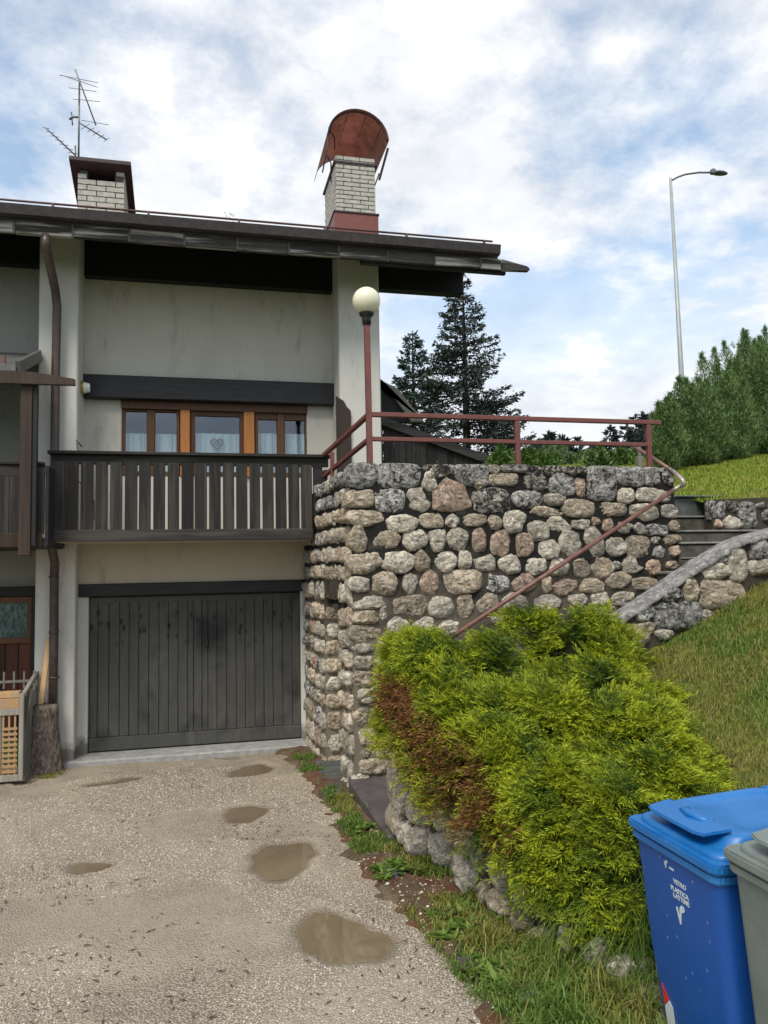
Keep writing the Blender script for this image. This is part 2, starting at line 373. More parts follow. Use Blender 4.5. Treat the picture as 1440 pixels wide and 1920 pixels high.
# gravel drive
n = NT('gravel_drive', .9, .25); co = n.obj
p1 = n.voro(85, co=co); p2 = n.voro(85, out='Color', co=co); p3 = n.voro(210, co=co)
mud = n.ramp(n.noise(.9, 6, .6, (1, .8, 1), .8, co), [(.44, 0), (.60, 1)])
peb = n.ramp(n.math('MULTIPLY', p2, 1.0), [(.15, (.36, .295, .22)), (.5, (.52, .445, .345)), (.85, (.65, .58, .475))])
peb = n.mix(n.ramp(p1, [(.3, 0), (.6, .8)]), peb, (.15, .12, .09))
smooth = n.mix(n.ramp(n.noise(30, 8, .75, co=co), [(.35, 0), (.65, 1)]), (.34, .285, .21), (.50, .435, .34))
col = n.mix(n.math('MULTIPLY', mud, .75), peb, smooth)
col = n.mix(n.ramp(n.noise(.7, 4, .6, co=co), [(.45, 0), (.7, .35)]), col, (.24, .205, .16))
col = n.mix(n.attr('wet'), col, (.175, .14, .10))
n.color(col).bump(p1, .9, -.012).bump(n.noise(60, 6, .7, co=co), .5, .01); n.l(n.math('SUBTRACT', .92, n.math('MULTIPLY', n.attr('wet'), .45)), n.b.inputs['Roughness']); M['drive'] = n.m
n = NT('pebbles', .85, .3); geo = n.n('ShaderNodeNewGeometry'); ri = geo.outputs['Random Per Island']
n.color(n.ramp(ri, [(0, (.25, .20, .15)), (.2, (.42, .35, .27)), (.5, (.53, .455, .36)), (.85, (.61, .54, .445)), (1, (.74, .69, .61))])); M['pebble'] = n.m
n = NT('earth', .95, .15); co = n.obj; a = n.noise(9, 9, .75, co=co)
col = n.mix(n.ramp(a, [(.35, 0), (.65, 1)]), (.06, .042, .026), (.17, .125, .08)); col = n.mix(n.ramp(n.noise(3, 5, .6, co=co), [(.45, 0), (.6, .7)]), col, (.12, .045, .025))
col = n.mix(n.ramp(n.voro(70, co=co), [(.12, .7), (.2, 0)]), col, (.45, .42, .36)); n.color(col).bump(a, .9, .02); M['earth'] = n.m
n = NT('turf', .95, .15); co = n.obj; a = n.noise(14, 9, .75, co=co)
col = n.ramp(n.noise(1.3, 6, .65, co=co), [(.35, (.07, .12, .02)), (.5, (.15, .18, .028)), (.65, (.22, .19, .055))]); col = n.mix(n.ramp(a, [(.4, 0), (.65, .7)]), col, (.035, .05, .012))
n.color(col).bump(a, .9, .03); M['turf'] = n.m
n = NT('distant_meadow', .95, .1); co = n.obj; n.color(n.mix(n.noise(.2, 6, .7, co=co), (.03, .06, .018), (.07, .11, .03))); M['meadow'] = n.m
n = NT('muddy_water', .03, .85); co = n.obj; n.color(n.mix(n.ramp(n.noise(2.5, 4, .6, (1, .6, 1), .5, co), [(.35, 0), (.7, 1)]), (.16, .12, .075), (.23, .18, .115))); n.bump(n.noise(9, 2, .5, co=co), .02, .003); M['water'] = n.m
def m_leaf(name, stops, attr_tip=False, brown=False, rough=.6, tr=.25, tipcol=None):
    n = NT(name, rough, .25); geo = n.n('ShaderNodeNewGeometry'); ri = geo.outputs['Random Per Island']
    col = n.ramp(ri, stops)
    if attr_tip: col = n.mix(n.ramp(n.attr('tip'), [(.1, 0), (1, .9)]), col, tipcol)
    if brown: col = n.mix(n.attr('brown'), col, n.ramp(ri, [(0, (.07, .025, .012)), (.5, (.20, .075, .028)), (1, (.30, .17, .06))]))
    n.color(col)
    t = n.n('ShaderNodeBsdfTranslucent'); n.l(col, t.inputs[0]); x = n.n('ShaderNodeMixShader'); x.inputs[0].default_value = tr
    o = n.t.nodes['Material Output']; n.l(n.b.outputs[0], x.inputs[1]); n.l(t.outputs[0], x.inputs[2]); n.l(x.outputs[0], o.inputs[0]); return n.m
n = NT('dark_earth_joint', .95, .1); a = n.noise(12, 8, .7); n.color(n.mix(a, (.03, .026, .02), (.10, .085, .065))).bump(a, 1, .02); M['joint'] = n.m
M['juniper'] = m_leaf('juniper_foliage', [(0, (.012, .036, .007)), (.5, (.034, .085, .011)), (1, (.10, .17, .018))], True, True, .55, .14, (.50, .56, .025))
M['spruce'] = m_leaf('spruce_needles', [(0, (.022, .034, .028)), (.6, (.050, .068, .056)), (1, (.12, .14, .12))], rough=.7, tr=.08)
M['spruceblue'] = m_leaf('blue_spruce_needles', [(0, (.026, .052, .044)), (.6, (.056, .092, .076)), (1, (.11, .15, .125))], rough=.7, tr=.08)
M['cypress'] = m_leaf('cypress_foliage', [(0, (.05, .10, .035)), (.6, (.14, .23, .075)), (1, (.28, .38, .14))], rough=.65, tr=.2)
M['shrub'] = m_leaf('shrub_leaves', [(0, (.04, .09, .02)), (.6, (.10, .19, .045)), (1, (.20, .30, .07))], rough=.6, tr=.25)
M['shrub2'] = m_leaf('pale_shrub_leaves', [(0, (.07, .12, .05)), (.6, (.14, .21, .09)), (1, (.24, .32, .12))], rough=.6, tr=.25)
M['farleaf'] = m_leaf('haze_toned_needles', [(0, (.03, .045, .045)), (1, (.06, .08, .075))], rough=.8, tr=.05)  # needle colours lifted towards blue-grey to paint in distance haze
M['grassg'] = m_leaf('green_grass', [(0, (.05, .10, .015)), (.5, (.12, .21, .035)), (1, (.25, .33, .08))], tr=.3)
M['grassy'] = m_leaf('yellowing_grass', [(0, (.06, .085, .016)), (.45, (.21, .235, .04)), (.8, (.33, .30, .09)), (1, (.42, .31, .15))], tr=.3)
M['lawn'] = m_leaf('lawn_grass', [(0, (.12, .19, .02)), (.5, (.25, .33, .035)), (1, (.42, .43, .08))], tr=.3)
n = NT('bark', .95, .15); a = n.noise(22, 9, .78, (1, 1, .5), 1.1); n.color(n.ramp(a, [(.36, (.05, .04, .033)), (.5, (.22, .18, .145)), (.66, (.46, .40, .34))])).bump(a, 1, .03).bump(n.voro(38, stretch=(1, 1, .5)), 1, .012); M['bark'] = n.m
n = NT('dry_litter', .95, .1); n.color((.085, .062, .040)); M['litter'] = n.m
n = NT('dark_bark', .95, .1); n.color((.035, .026, .02)); M['dbark'] = n.m
n = NT('shrub_inner_shade', .95, .05); n.color((.014, .018, .008)); M['core'] = n.m  # near-black colour painting the shade inside the shrubs
n = NT('blue_bin_plastic', .38, .5); a = n.noise(9, 7, .7)
col = n.mix(n.ramp(n.noise(2.5, 8, .75), [(.5, 0), (.75, .35)]), (.007, .075, .33), (.02, .10, .36)); col = n.mix(n.ramp(n.voro(26, stretch=(1, 1, .4)), [(.05, .8), (.09, 0)]), col, (.30, .42, .58)); col = n.mix(n.ramp(n.noise(14, 10, .85, (1, 1, .35), 2.), [(.60, 0), (.70, .35)]), col, (.16, .25, .42))
n.color(col); n.rough(n.ramp(a, [(.3, .3), (.7, .55)])).bump(n.noise(5, 3, .5), .2, .01); M['binblue'] = n.m
n = NT('blue_lid_plastic', .3, .5); a = n.noise(4, 8, .7); n.color(n.mix(n.ramp(a, [(.45, 0), (.75, .6)]), (.006, .13, .40), (.05, .23, .52))); n.rough(n.ramp(a, [(.3, .25), (.7, .5)])).bump(n.noise(6, 3, .5), .15, .01); M['lidblue'] = n.m
n = NT('grey_bin_plastic', .45, .4); a = n.noise(6, 8, .7); n.color(n.mix(n.ramp(a, [(.4, 0), (.7, 1)]), (.15, .18, .165), (.20, .23, .21))); M['bingrey'] = n.m
n = NT('white_print', .6, .3); n.color(n.mix(n.ramp(n.noise(60, 5, .7), [(.4, 0), (.7, .5)]), (.62, .68, .70), (.3, .4, .5))); M['print'] = n.m
n = NT('red_reflector', .4, .5); n.color((.6, .03, .02)); M['redtape'] = n.m
n = NT('white_reflector', .4, .5); n.color((.6, .62, .6)); M['whitetape'] = n.m

# ------------------------------------------------------------------ ground
PUD = [  # x, y, rx, ry, rotation
    (.78, 4.50, .225, .31, .1), (.60, 5.98, .25, .30, -.5), (.40, 7.33, .21, .20, 0), (.58, 9.12, .23, .22, 0), (-.92, 9.08, .25, .12, .25),
    (-.82, 6.24, .13, .13, 0), (-.55, 3.60, .45, .25, 0), (.35, 9.95, .14, .11, 0), (-1.9, 9.4, .13, .08, 0)]
def drive_h(x, y):
    x = np.asarray(x, float); y = np.asarray(y, float)
    h = -1.93 - .0425*y + .018*n2d(x, y, .8, 3, 3) + .005*n2d(x, y, 4.5, 3, 5)
    h = h + np.clip(y-10.0, 0, 9)*.0
    wet = np.zeros_like(h)
    for i, (cx, cy, rx, ry, a) in enumerate(PUD):
        dx = (x-cx)*math.cos(a)+(y-cy)*math.sin(a); dy = -(x-cx)*math.sin(a)+(y-cy)*math.cos(a)
        ang = np.arctan2(dy, dx)
        rr = np.sqrt((dx/rx)**2+(dy/ry)**2)*(1+.16*np.sin(ang*2+i)+.09*np.sin(ang*3+2.1*i)+.05*np.sin(ang*7+i))+.05*n2d(x, y, 9, 2, 9)
        lvl = g0(cy)-.012
        wgt = np.clip((2.0-rr)/.9, 0, 1); wgt = wgt*wgt*(3-2*wgt)
        bowl = lvl + np.clip((rr*rr-1), -1, 1.5)*.022
        h = h*(1-wgt)+bowl*wgt
        wet = np.maximum(wet, np.clip((1.22-rr)/.2, 0, 1)*.75)
    return h, wet
def grid_mesh(name, x0, x1, y0, y1, step, hf, mat, smooth=True, mask=None, attrsf=None):
    xs = np.arange(x0, x1+1e-6, step); ys = np.arange(y0, y1+1e-6, step)
    X, Y = np.meshgrid(xs, ys); H = hf(X, Y); at = None
    if isinstance(H, tuple): at = {'wet': H[1].ravel()}; H = H[0]
    V = np.stack([X, Y, H], -1).reshape(-1, 3); nx = len(xs); ny = len(ys)
    i = np.arange(nx-1); j = np.arange(ny-1); I, J = np.meshgrid(i, j); a = (J*nx+I).ravel()
    Fc = np.stack([a, a+1, a+nx+1, a+nx], -1)
    if mask is not None:
        c = V[Fc].mean(1); Fc = Fc[mask(c[:, 0], c[:, 1])]
    return raw(name, V, Fc, mat, smooth=smooth, attrs=at)
WALLP = [(1.50, 6.2), (1.47, 5.85), (1.56, 5.6), (1.68, 5.3), (1.68, 4.86), (1.76, 4.26), (1.86, 3.85), (1.98, 3.4), (1.92, 3.05), (1.80, 2.4), (1.7, 1.0), (1.7, -8)]
wy = np.array([p[1] for p in WALLP])[::-1]; wx = np.array([p[0] for p in WALLP])[::-1]
def wallx(y): return np.interp(y, wy, wx)
def bank_h(x, y):
    x = np.asarray(x, float); y = np.asarray(y, float)
    yy = np.minimum(y, 5.95)
    h = -2.16 + .477*(x-2.0) + .215*(yy-2.8)
    lo = -1.93-.0425*y
    d = x-wallx(y)
    wh = np.interp(y, [2.6, 3.3, 4.3, 5.0, 5.9], [-.02, .04, .26, .42, .50])
    t5 = np.clip((yy-4.2)/1.75, 0, 1); h = h - .16*t5*t5
    h = np.where(h < lo+wh, lo+wh, h)
    pad = np.clip(1-np.maximum(np.abs(x-2.35)-.45, 0)/.5, 0, 1)*np.clip(1-np.maximum(np.abs(y-2.3)-.9, 0)/.6, 0, 1)
    pad = pad*pad*(3-2*pad)
    h = h*(1-pad)+(-2.17)*pad
    h = h + .03*n2d(x, y, 1.6, 4, 21)*(1-pad)
    e = np.clip(d/.10, 0, 1)
    return h*e + (lo-.12)*(1-e)
o = grid_mesh('driveway', -7, 2.3, -1, 10.36, .035, lambda x, y: drive_h(x, y), M['drive']); props(o, kind='structure')
o = grid_mesh('grass_bank', 1.4, 9.0, -1, 6.05, .05, bank_h, M['turf'], mask=lambda x, y: x > wallx(y)-.04); props(o, kind='structure')
for i, (cx, cy, rx, ry, a) in enumerate(PUD):
    k = 40; V = [(cx, cy, g0(cy)-.012)]
    for j in range(k):
        t = 2*math.pi*j/k; dx = rx*1.32*math.cos(t); dy = ry*1.32*math.sin(t)
        V.append((cx+dx*math.cos(a)-dy*math.sin(a), cy+dx*math.sin(a)+dy*math.cos(a), g0(cy)-.012))
    o = raw('puddle', V, [(0, 1+j, 1+(j+1) % k) for j in range(k)], M['water']); props(o, kind='structure')
# earth verge strip along the low wall: a thin mound with its own ragged outline
def verge_x0(y): return np.interp(y, [3.0, 3.5, 3.9, 4.6, 5.3, 6.1, 7.0, 8.0, 8.9, 10.0], [1.35, 1.30, 1.24, 1.20, 1.13, 1.10, 1.14, 1.16, 1.06, .98])
def verge_h(x, y):
    h, _ = drive_h(x, y); d = x-(verge_x0(y)+.10*n2d(x, y, 5, 3, 31)); return h + np.clip(d*.5, -.03, .035) + .012*n2d(x, y, 14, 3, 33)*(d > 0)
o = grid_mesh('earth_verge', .85, 2.1, 2.6, 10.3, .03, verge_h, M['earth'], mask=lambda x, y: x < wallx(np.minimum(y, 6.2))+.1); props(o, kind='structure')
# far ground rising to the woods
def far_h(x, y):
    lo = np.maximum(-1.93-.0425*y-.12, -2.6)
    lo = np.maximum(lo, np.minimum(np.where((x > 2.6) & (y < 7), -2.16+.477*(x-2)+.215*(np.minimum(y,6)-2.8)-.25, -9), .1))
    hi = .62+.075*np.clip(y-12, 0, 90)+.5*n2d(x, y, .03, 3, 41)*np.clip((y-14)/40, 0, 1)
    t = np.clip((y-10.6)/.8, 0, 1)
    return lo*(1-t)+hi*t
def graded(a, b, fine0, fine1, f, c):
    return np.concatenate([np.arange(a, fine0, c), np.arange(fine0, fine1, f), np.arange(fine1, b+1, c)])
xs = graded(-400, 400, -20, 24, 1.0, 16); ys = graded(-120, 500, -8, 30, .8, 16)
X_, Y_ = np.meshgrid(xs, ys); V = np.stack([X_, Y_, far_h(X_, Y_)], -1).reshape(-1, 3)
I, J = np.meshgrid(np.arange(len(xs)-1), np.arange(len(ys)-1)); a = (J*len(xs)+I).ravel(); nx = len(xs)
Fc = np.stack([a, a+1, a+nx+1, a+nx], -1); c = V[Fc].mean(1)
Fc = Fc[~((c[:, 0] > -6.5) & (c[:, 0] < 8.5) & (c[:, 1] > -.5) & (c[:, 1] < 9.9))]
o = raw('meadow', V, Fc, M['meadow'], smooth=True); props(o, kind='structure')
def lawn_h(x, y): return np.minimum(.66+.106*(x-6.39)+.158*(y-7.6)+.05*n2d(x, y, .6, 3, 51), .70+.041*(x-5.93)+np.maximum(y-8.1, -.02)*.6)
o = grid_mesh('lawn', 5.3, 24, 8.0, 17, .12, lawn_h, M['turf'], mask=lambda x, y: (x > 6.05) | (y > 8.6)); props(o, kind='structure')

# ------------------------------------------------------------------ stones
def stone_geo(w_, h_, depth, prot, kind, sd, n=32):
    r_ = random.Random(sd); th = np.linspace(0, 2*math.pi, n, endpoint=False)
    ex = {'r': 4.6, 'o': 2.7, 't': 3.2}[kind]
    c_, s_ = np.cos(th), np.sin(th)
    rad = (np.abs(c_)**ex+np.abs(s_)**ex)**(-1/ex)
    kn = r_.randint(6, 8); ph = r_.random()*6.28
    ka = np.sort(np.array([(i+r_.uniform(-.3, .3))/kn*2*math.pi for i in range(kn)])); kv = np.array([r_.uniform(-.17, .06) for _ in range(kn)])
    pa = np.r_[ka-2*math.pi, ka, ka+2*math.pi]-ph
    pr_ = (np.abs(np.cos(pa))**ex+np.abs(np.sin(pa))**ex)**(-1/ex)*(1+.9*np.r_[kv, kv, kv])
    o_ = np.argsort(pa); pa, pr_ = pa[o_], pr_[o_]; ii = np.clip(np.searchsorted(pa, th+1e-9)-1, 0, len(pa)-2)
    a0_, a1_, r0_, r1_ = pa[ii], pa[ii+1], pr_[ii], pr_[ii+1]
    poly_r = r0_*r1_*np.sin(a1_-a0_)/(r0_*np.sin(th-a0_)+r1_*np.sin(a1_-th)+1e-9)*1.07
    amp = {'r': .75, 'o': 1.35, 't': 1.1}[kind]
    rad = rad*(1+amp*np.interp((th+ph) % (2*math.pi), np.r_[ka-2*math.pi, ka, ka+2*math.pi], np.r_[kv, kv, kv]))
    pw = .35 if kind == 'r' else .9
    rad = rad*(1-pw)+np.clip(poly_r, .5, 1.45)*pw
    ou = c_*rad*w_/2; ov = s_*rad*h_/2
    if kind == 't': ou = ou*np.interp(ov/h_, [-.5, .5], [1.05, .45])
    if kind == 't' and sd % 2: ou = -ou
    ts = [.001, .2, .38, .54, .68, .80, .89, .95, 1., 1.01, .98]
    tl = np.array([r_.uniform(-.22, .22), r_.uniform(-.22, .22)])
    V = []
    for k, t in enumerate(ts):
        if k < 9: nn = prot*(1-t**6)
        elif k == 9: nn = -.025
        else: nn = -depth
        V.append(np.stack([ou*t, ov*t, np.full(n, nn)], -1))
    V = np.array(V)
    mm = 1-np.abs(V[..., 2:3]-0)*0
    P = V.copy(); P[..., 2] += sd*1.37
    sz = min(w_, h_)
    d1 = fbm(P, 9., 3, sd % 50); d2 = fbm(P, 26., 3, 5); d3 = vnoise(P, 5.5, 11+sd % 7)
    front = np.array([1, 1, 1, 1, 1, 1, .9, .75, .5, .3, 0])[:, None]
    V[..., 2] += front*(.012*d1-.018*np.abs(d2)+.022*np.round(d3*2.6)/2.6) + front*(V[..., 0]*tl[0]+V[..., 1]*tl[1])*.5
    V[..., 0] += front*(.008*vnoise(P, 30, 3)+.010*vnoise(P, 14, 8)); V[..., 1] += front*(.008*vnoise(P, 30, 4)+.010*vnoise(P, 14, 9))
    V = V.reshape(-1, 3); K = len(ts); Fc = []
    a = np.arange(n); b = (a+1) % n
    for k in range(K-1): Fc.append(np.stack([k*n+a, k*n+b, (k+1)*n+b, (k+1)*n+a], -1))
    return V, np.concatenate(Fc)[:, ::-1].copy()[:, ::-1]
SD = [0]
def put_stone(parent, c, ax_u, ax_v, ax_n, w_, h_, kind='o', mat='st_tan', depth=.09, prot=.05, rot=0., label=None, vmax=None):
    SD[0] += 1
    V, Fc = stone_geo(w_, h_, depth, prot, kind, SD[0])
    if rot:
        cr_, sr_ = math.cos(rot), math.sin(rot); V[:, 0], V[:, 1] = V[:, 0]*cr_-V[:, 1]*sr_, V[:, 0]*sr_+V[:, 1]*cr_
    if vmax is not None: V[:, 1] = np.minimum(V[:, 1], vmax+.25*(V[:, 1]-vmax))
    A = np.array([ax_u, ax_v, ax_n], float)
    W = V @ A + np.array(c)
    o = raw('stone', W, Fc, M[mat], parent, smooth=True, origin=c)
    if label: o['label'] = label
    return o

FY = 7.66
wall = thing('stone_retaining_wall', 'tall rough limestone terrace wall with dark mortar between garage and stairs', 'stone wall', (1.46, FY, -2.25))
mb = MB()
mb.box((1.50, FY, -2.6), (5.22, 8.05, 1.0)); TOPZ = 1.0
def lx(y): return 1.47-.05*(y-FY)
DY0, DY1, DZ = 8.20, 9.05, -.33     # doorway in the left face
def side_block(y0, y1, z0, z1):
    mb.prism([(lx(y0)+.03, y0, z0), (lx(y1)+.03, y1, z0), (1.95, y1, z0), (1.95, y0, z0)], (0, 0, z1-z0))
side_block(8.05, DY0, -2.6, .985); side_block(DY0, DY1, DZ, .97); side_block(DY1, 10.34, -2.6, .93)
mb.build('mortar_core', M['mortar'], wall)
dm = MB().box((1.72, DY0, -2.35), (1.76, DY1, DZ)); dm.build('recessed_door', M['greywood'], wall)
FR = """653 863 707 913 r g|712 865 787 914 r g|791 879 824 921 t w|800 866 855 893 o d|650 918 702 952 r t|705 917 758 959 r g|764 913 799 959 o w|807 897 888 960 t p|654 957 716 986 o t|724 966 784 998 o w|787 962 832 989 o t
656 989 691 1034 o t|700 995 748 1031 o t|757 992 800 1031 o w|804 991 837 1033 o w|654 1034 713 1074 o t|720 1035 775 1073 o w|776 1033 808 1071 o t|817 1036 856 1072 o w
855 867 915 910 r g|889 898 912 918 o t|919 868 938 888 r w|942 866 993 885 r g|917 888 971 911 r t|977 872 1031 918 t d|889 916 954 963 r d|961 920 1017 951 o g|837 963 862 989 o w|870 961 910 987 o t|918 966 942 991 o t|945 956 990 998 o w
999 948 1048 970 o t|840 991 878 1032 o w|888 991 912 1034 r p|921 994 955 1040 o p|968 1000 1001 1042 r P|993 976 1031 1011 o w|861 1034 884 1066 r w|893 1041 931 1071 o g2|937 1040 978 1075 o g2|989 1047 1025 1077 o w
1023 872 1055 891 r d|1057 872 1097 891 r d|1033 888 1078 929 r g|1079 897 1099 931 r p|1100 872 1155 940 r g|1158 873 1210 910 r g|1020 925 1060 947 o w|1058 936 1118 969 r t|1120 943 1178 968 o t|1160 916 1191 944 r w|1193 914 1265 942 o w
1212 874 1243 911 r g|1245 874 1266 908 r d|1028 969 1065 997 o w|1073 972 1107 992 o w|1111 969 1128 985 o p|1131 973 1148 997 r p|1183 945 1233 978 o w|1241 945 1274 971 o w|1158 978 1188 1000 o w|1191 981 1210 1000 o w|1211 984 1254 1004 r d2|1255 977 1275 995 o t
1051 995 1092 1044 o w|1099 989 1133 1042 o w|1009 1013 1048 1049 o w|1137 1006 1174 1042 o w|1176 1006 1220 1044 r t|1222 1006 1238 1020 o w|1242 1002 1276 1020 o t|1226 1024 1251 1046 o d2|1257 1023 1276 1042 o P
657 1082 694 1112 o w|701 1073 743 1117 o t|756 1073 784 1116 o w|790 1071 823 1115 o p|834 1069 900 1113 r t|913 1076 955 1112 o d2|963 1076 1007 1109 o P|663 1117 718 1142 r w|712 1132 728 1161 o w|735 1118 800 1155 o t|806 1120 850 1159 o w
855 1117 889 1157 o t|896 1114 935 1152 o t|946 1113 993 1148 o w|661 1145 707 1170 r t|657 1172 716 1205 o t|725 1160 768 1194 o w|775 1156 814 1193 o w|823 1163 862 1193 o w|664 1207 700 1226 o w|709 1198 746 1225 o w|748 1192 793 1218 o P|806 1195 833 1216 o w
922 1152 945 1170 o w|950 1153 978 1170 o w|982 1151 1013 1175 o w|1029 1048 1068 1079 o w|1074 1047 1108 1083 o t|1110 1044 1151 1082 o t|1149 1050 1165 1070 o d2|1165 1045 1200 1076 o g2|1212 1049 1240 1078 o P|1250 1052 1273 1068 o t
1017 1079 1036 1112 o t|1038 1085 1084 1118 o P|1089 1086 1133 1112 o t|1137 1074 1183 1103 o t|1186 1082 1230 1103 o t|1003 1115 1051 1144 o w|1065 1112 1103 1137 o w|1108 1108 1141 1134 o w|1149 1109 1190 1131 o w|1139 1135 1156 1150 o t
664 1230 700 1256 r w|663 1257 695 1290 o t|704 1228 745 1252 o w|700 1258 740 1290 o p|672 1292 705 1320 o w|665 1327 697 1362 o t|702 1325 738 1358 o w|675 1365 712 1399 r t|676 1403 698 1423 o t|705 1402 731 1422 o w|676 1425 738 1454 r t|664 1450 692 1484 o w|716 1366 750 1395 o w"""
mk = {'g': 'st_grey', 'w': 'st_pale', 't': 'st_tan', 'p': 'st_pink', 'P': 'st_pink', 'd': 'st_dark', 'g2': 'st_pale', 'd2': 'st_grey'}
for tok in FR.replace('\n', '|').split('|'):
    a0, b0, a1, b1, kd, mt = tok.split(); a0, b0, a1, b1 = map(float, (a0, b0, a1, b1))
    p = PY(a0, (b0+b1)/2, FY-.02); q = PY(a1, (b0+b1)/2, FY-.02); t_ = PY((a0+a1)/2, b0, FY-.02); b_ = PY((a0+a1)/2, b1, FY-.02)
    cx = (p.x+q.x)/2; cz = (t_.z+b_.z)/2; w_ = q.x-p.x; h_ = t_.z-b_.z
    if b0 < 895 and b0 < 880: cz += .0
    corner = a0 < 676
    put_stone(wall, (cx, FY, cz), (1, 0, 0), (0, 0, 1), (0, -1, 0), w_*1.14, h_*1.14, kd, mk[mt], depth=.22 if corner else .08, prot=random.uniform(.03, .055), vmax=(1.045-cz) if b0 < 880 else None)
# hidden lower rows behind the stairs are plain
# left face: courses running back towards the garage
def left_course(y0, y1, z0, z1, yslope=0.):
    y = y0
    while y < y1-.06:
        w_ = min(random.uniform(.15, .30), y1-y)
        if y1-(y+w_) < .10: w_ = y1-y
        h_ = (z1-z0)*random.uniform(.86, 1.0); yc = y+w_/2
        top = z1 > .70
        far = yc > 9.3
        mt = random.choice(['st_grey', 'st_grey', 'st_grey', 'st_pale']) if top else random.choice(['st_tan', 'st_tan', 'st_pale', 'st_pale', 'st_pink'] + (['st_grey', 'st_grey'] if far else []))
        put_stone(wall, (lx(yc)+.02, yc, (z0+z1)/2+random.uniform(-.012, .012)), (0, -1, 0), (0, 0, 1), (-1, 0, 0), (w_-.022), h_-.018, random.choice('rroo'), mt, .10, random.uniform(.022, .050), random.uniform(-.06, .06))
        y += w_
zr = 1.02; rows = []
while zr > -2.3:
    hh = random.uniform(.19, .26); rows.append((zr-hh, zr)); zr -= hh
for z0, z1 in rows:
    if z0 > DZ-.04: left_course(7.69, 9.42 if z0 > .35 else 10.3, z0, z1)
    else:
        left_course(7.69, DY0+.01, z0, z1); left_course(DY1-.01, 10.3, z0, z1)
        # the doorway's far jamb, which faces the viewer
        put_stone(wall, (1.535, DY1, (z0+z1)/2), (1, 0, 0), (0, 0, 1), (0, -1, 0), .20, (z1-z0)-.02, random.choice('ro'), random.choice(['st_tan', 'st_tan', 'st_pale']), .08, .045)
# terrace floor behind the wall
o = MB().box((1.95, 8.05, .70), (5.2, 11.4, .82)).build('terrace_floor', M['step']); props(o, kind='structure')

# ------------------------------------------------------------------ parapet beside the stairs
PYc = 5.98
par = thing('stair_parapet_wall', 'low sloping lichen-stained stone parapet with cement cap on the near side of the stairs', 'stone wall', (1.6, PYc, -2.2))
_cp = [PY(a, b, yy) for a, b, yy in ((1146, 1151, 6.16), (1219, 1103, 6.14), (1273, 1066, 6.12), (1317, 1043, 6.08), (1348, 1026, 6.03), (1375, 1011, 6.0), (1440, 992, 6.0))]
_cx = [1.55, 2.6]+[p.x for p in _cp]+[7.9]; _cz = [_cp[0].z-(_cp[0].x-1.55)*.52, _cp[0].z-(_cp[0].x-2.6)*.52]+[p.z for p in _cp]+[.85]
def capz(x): return float(np.interp(x, _cx, _cz))
xsn = [1.55+i*.28 for i in range(23)]
top = [(x, capz(x)-.07) for x in xsn]
mb = MB(); mb.prism([(x, PYc, z) for x, z in top] + [(xsn[-1], PYc, -2.5), (xsn[0], PYc, -2.5)], (0, .19, 0)); mb.build('mortar_core', M['joint'], par)
# rounded cement cap
V = []; nn = 12
prof = [(-.045, -.025), (-.05, -.005), (-.03, .018), (.02, .033), (.06, .038), (.11, .040), (.17, .038), (.215, .022), (.225, -.03), (.225, -.07)]
xf = np.linspace(1.55, 7.7, 260)
for x in xf:
    for (py_, pz_) in prof: V.append((x, PYc+py_, sum(capz(x+q_) for q_ in (-.2, -.12, -.05, 0, .05, .12, .2))/7+pz_-.045))
V = np.array(V); d = fbm(V, 7., 4, 3)
V[:, 2] += .007*d+.010*np.abs(fbm(V, 17., 3, 12)); V[:, 1] += .014*fbm(V, 12., 3, 7)
k = len(prof); Fc = []
for i in range(len(xf)-1):
    for j in range(k-1): Fc.append((i*k+j, i*k+j+1, (i+1)*k+j+1, (i+1)*k+j))
raw('cap', V, np.array(Fc)[:, ::-1].copy(), M['cap'], par, smooth=True)
PS = """1242 1102 1275 1130 o g|1280 1078 1311 1126 o t|1310 1089 1393 1139 r t|1366 1026 1398 1087 r w|1345 1042 1362 1056 o g|1316 1056 1363 1087 o w|1408 1012 1442 1048 r g|1405 1049 1450 1077 o w|1228 1128 1309 1178 r g|1307 1144 1334 1165 o w|1228 1180 1265 1198 o w|1190 1132 1226 1165 o g|1196 1166 1226 1188 o t|1450 1012 1500 1050 r g|1340 1142 1372 1156 o t"""
for tok in PS.split('|'):
    a0, b0, a1, b1, kd, mt = tok.split(); a0, b0, a1, b1 = map(float, (a0, b0, a1, b1))
    p = PY(a0, (b0+b1)/2, PYc); q = PY(a1, (b0+b1)/2, PYc); t_ = PY((a0+a1)/2, b0, PYc); b_ = PY((a0+a1)/2, b1, PYc)
    put_stone(par, ((p.x+q.x)/2, PYc, (t_.z+b_.z)/2), (1, 0, 0), (0, 0, 1), (0, -1, 0), (q.x-p.x)*1.20, (t_.z-b_.z)*1.16, kd, mk[mt], .08, .05)
x = 1.7
while x < 3.7:
    h_ = capz(x+.14)-(-2.0+.477*(x-1.6))
    for r_ in range(2): put_stone(par, (x+.14, PYc, capz(x+.14)-.25-r_*.26), (1, 0, 0), (0, 0, 1), (0, -1, 0), .26, .22, 'o', random.choice(['st_grey', 'st_tan', 'st_pale']), .08, .05)
    x += .3
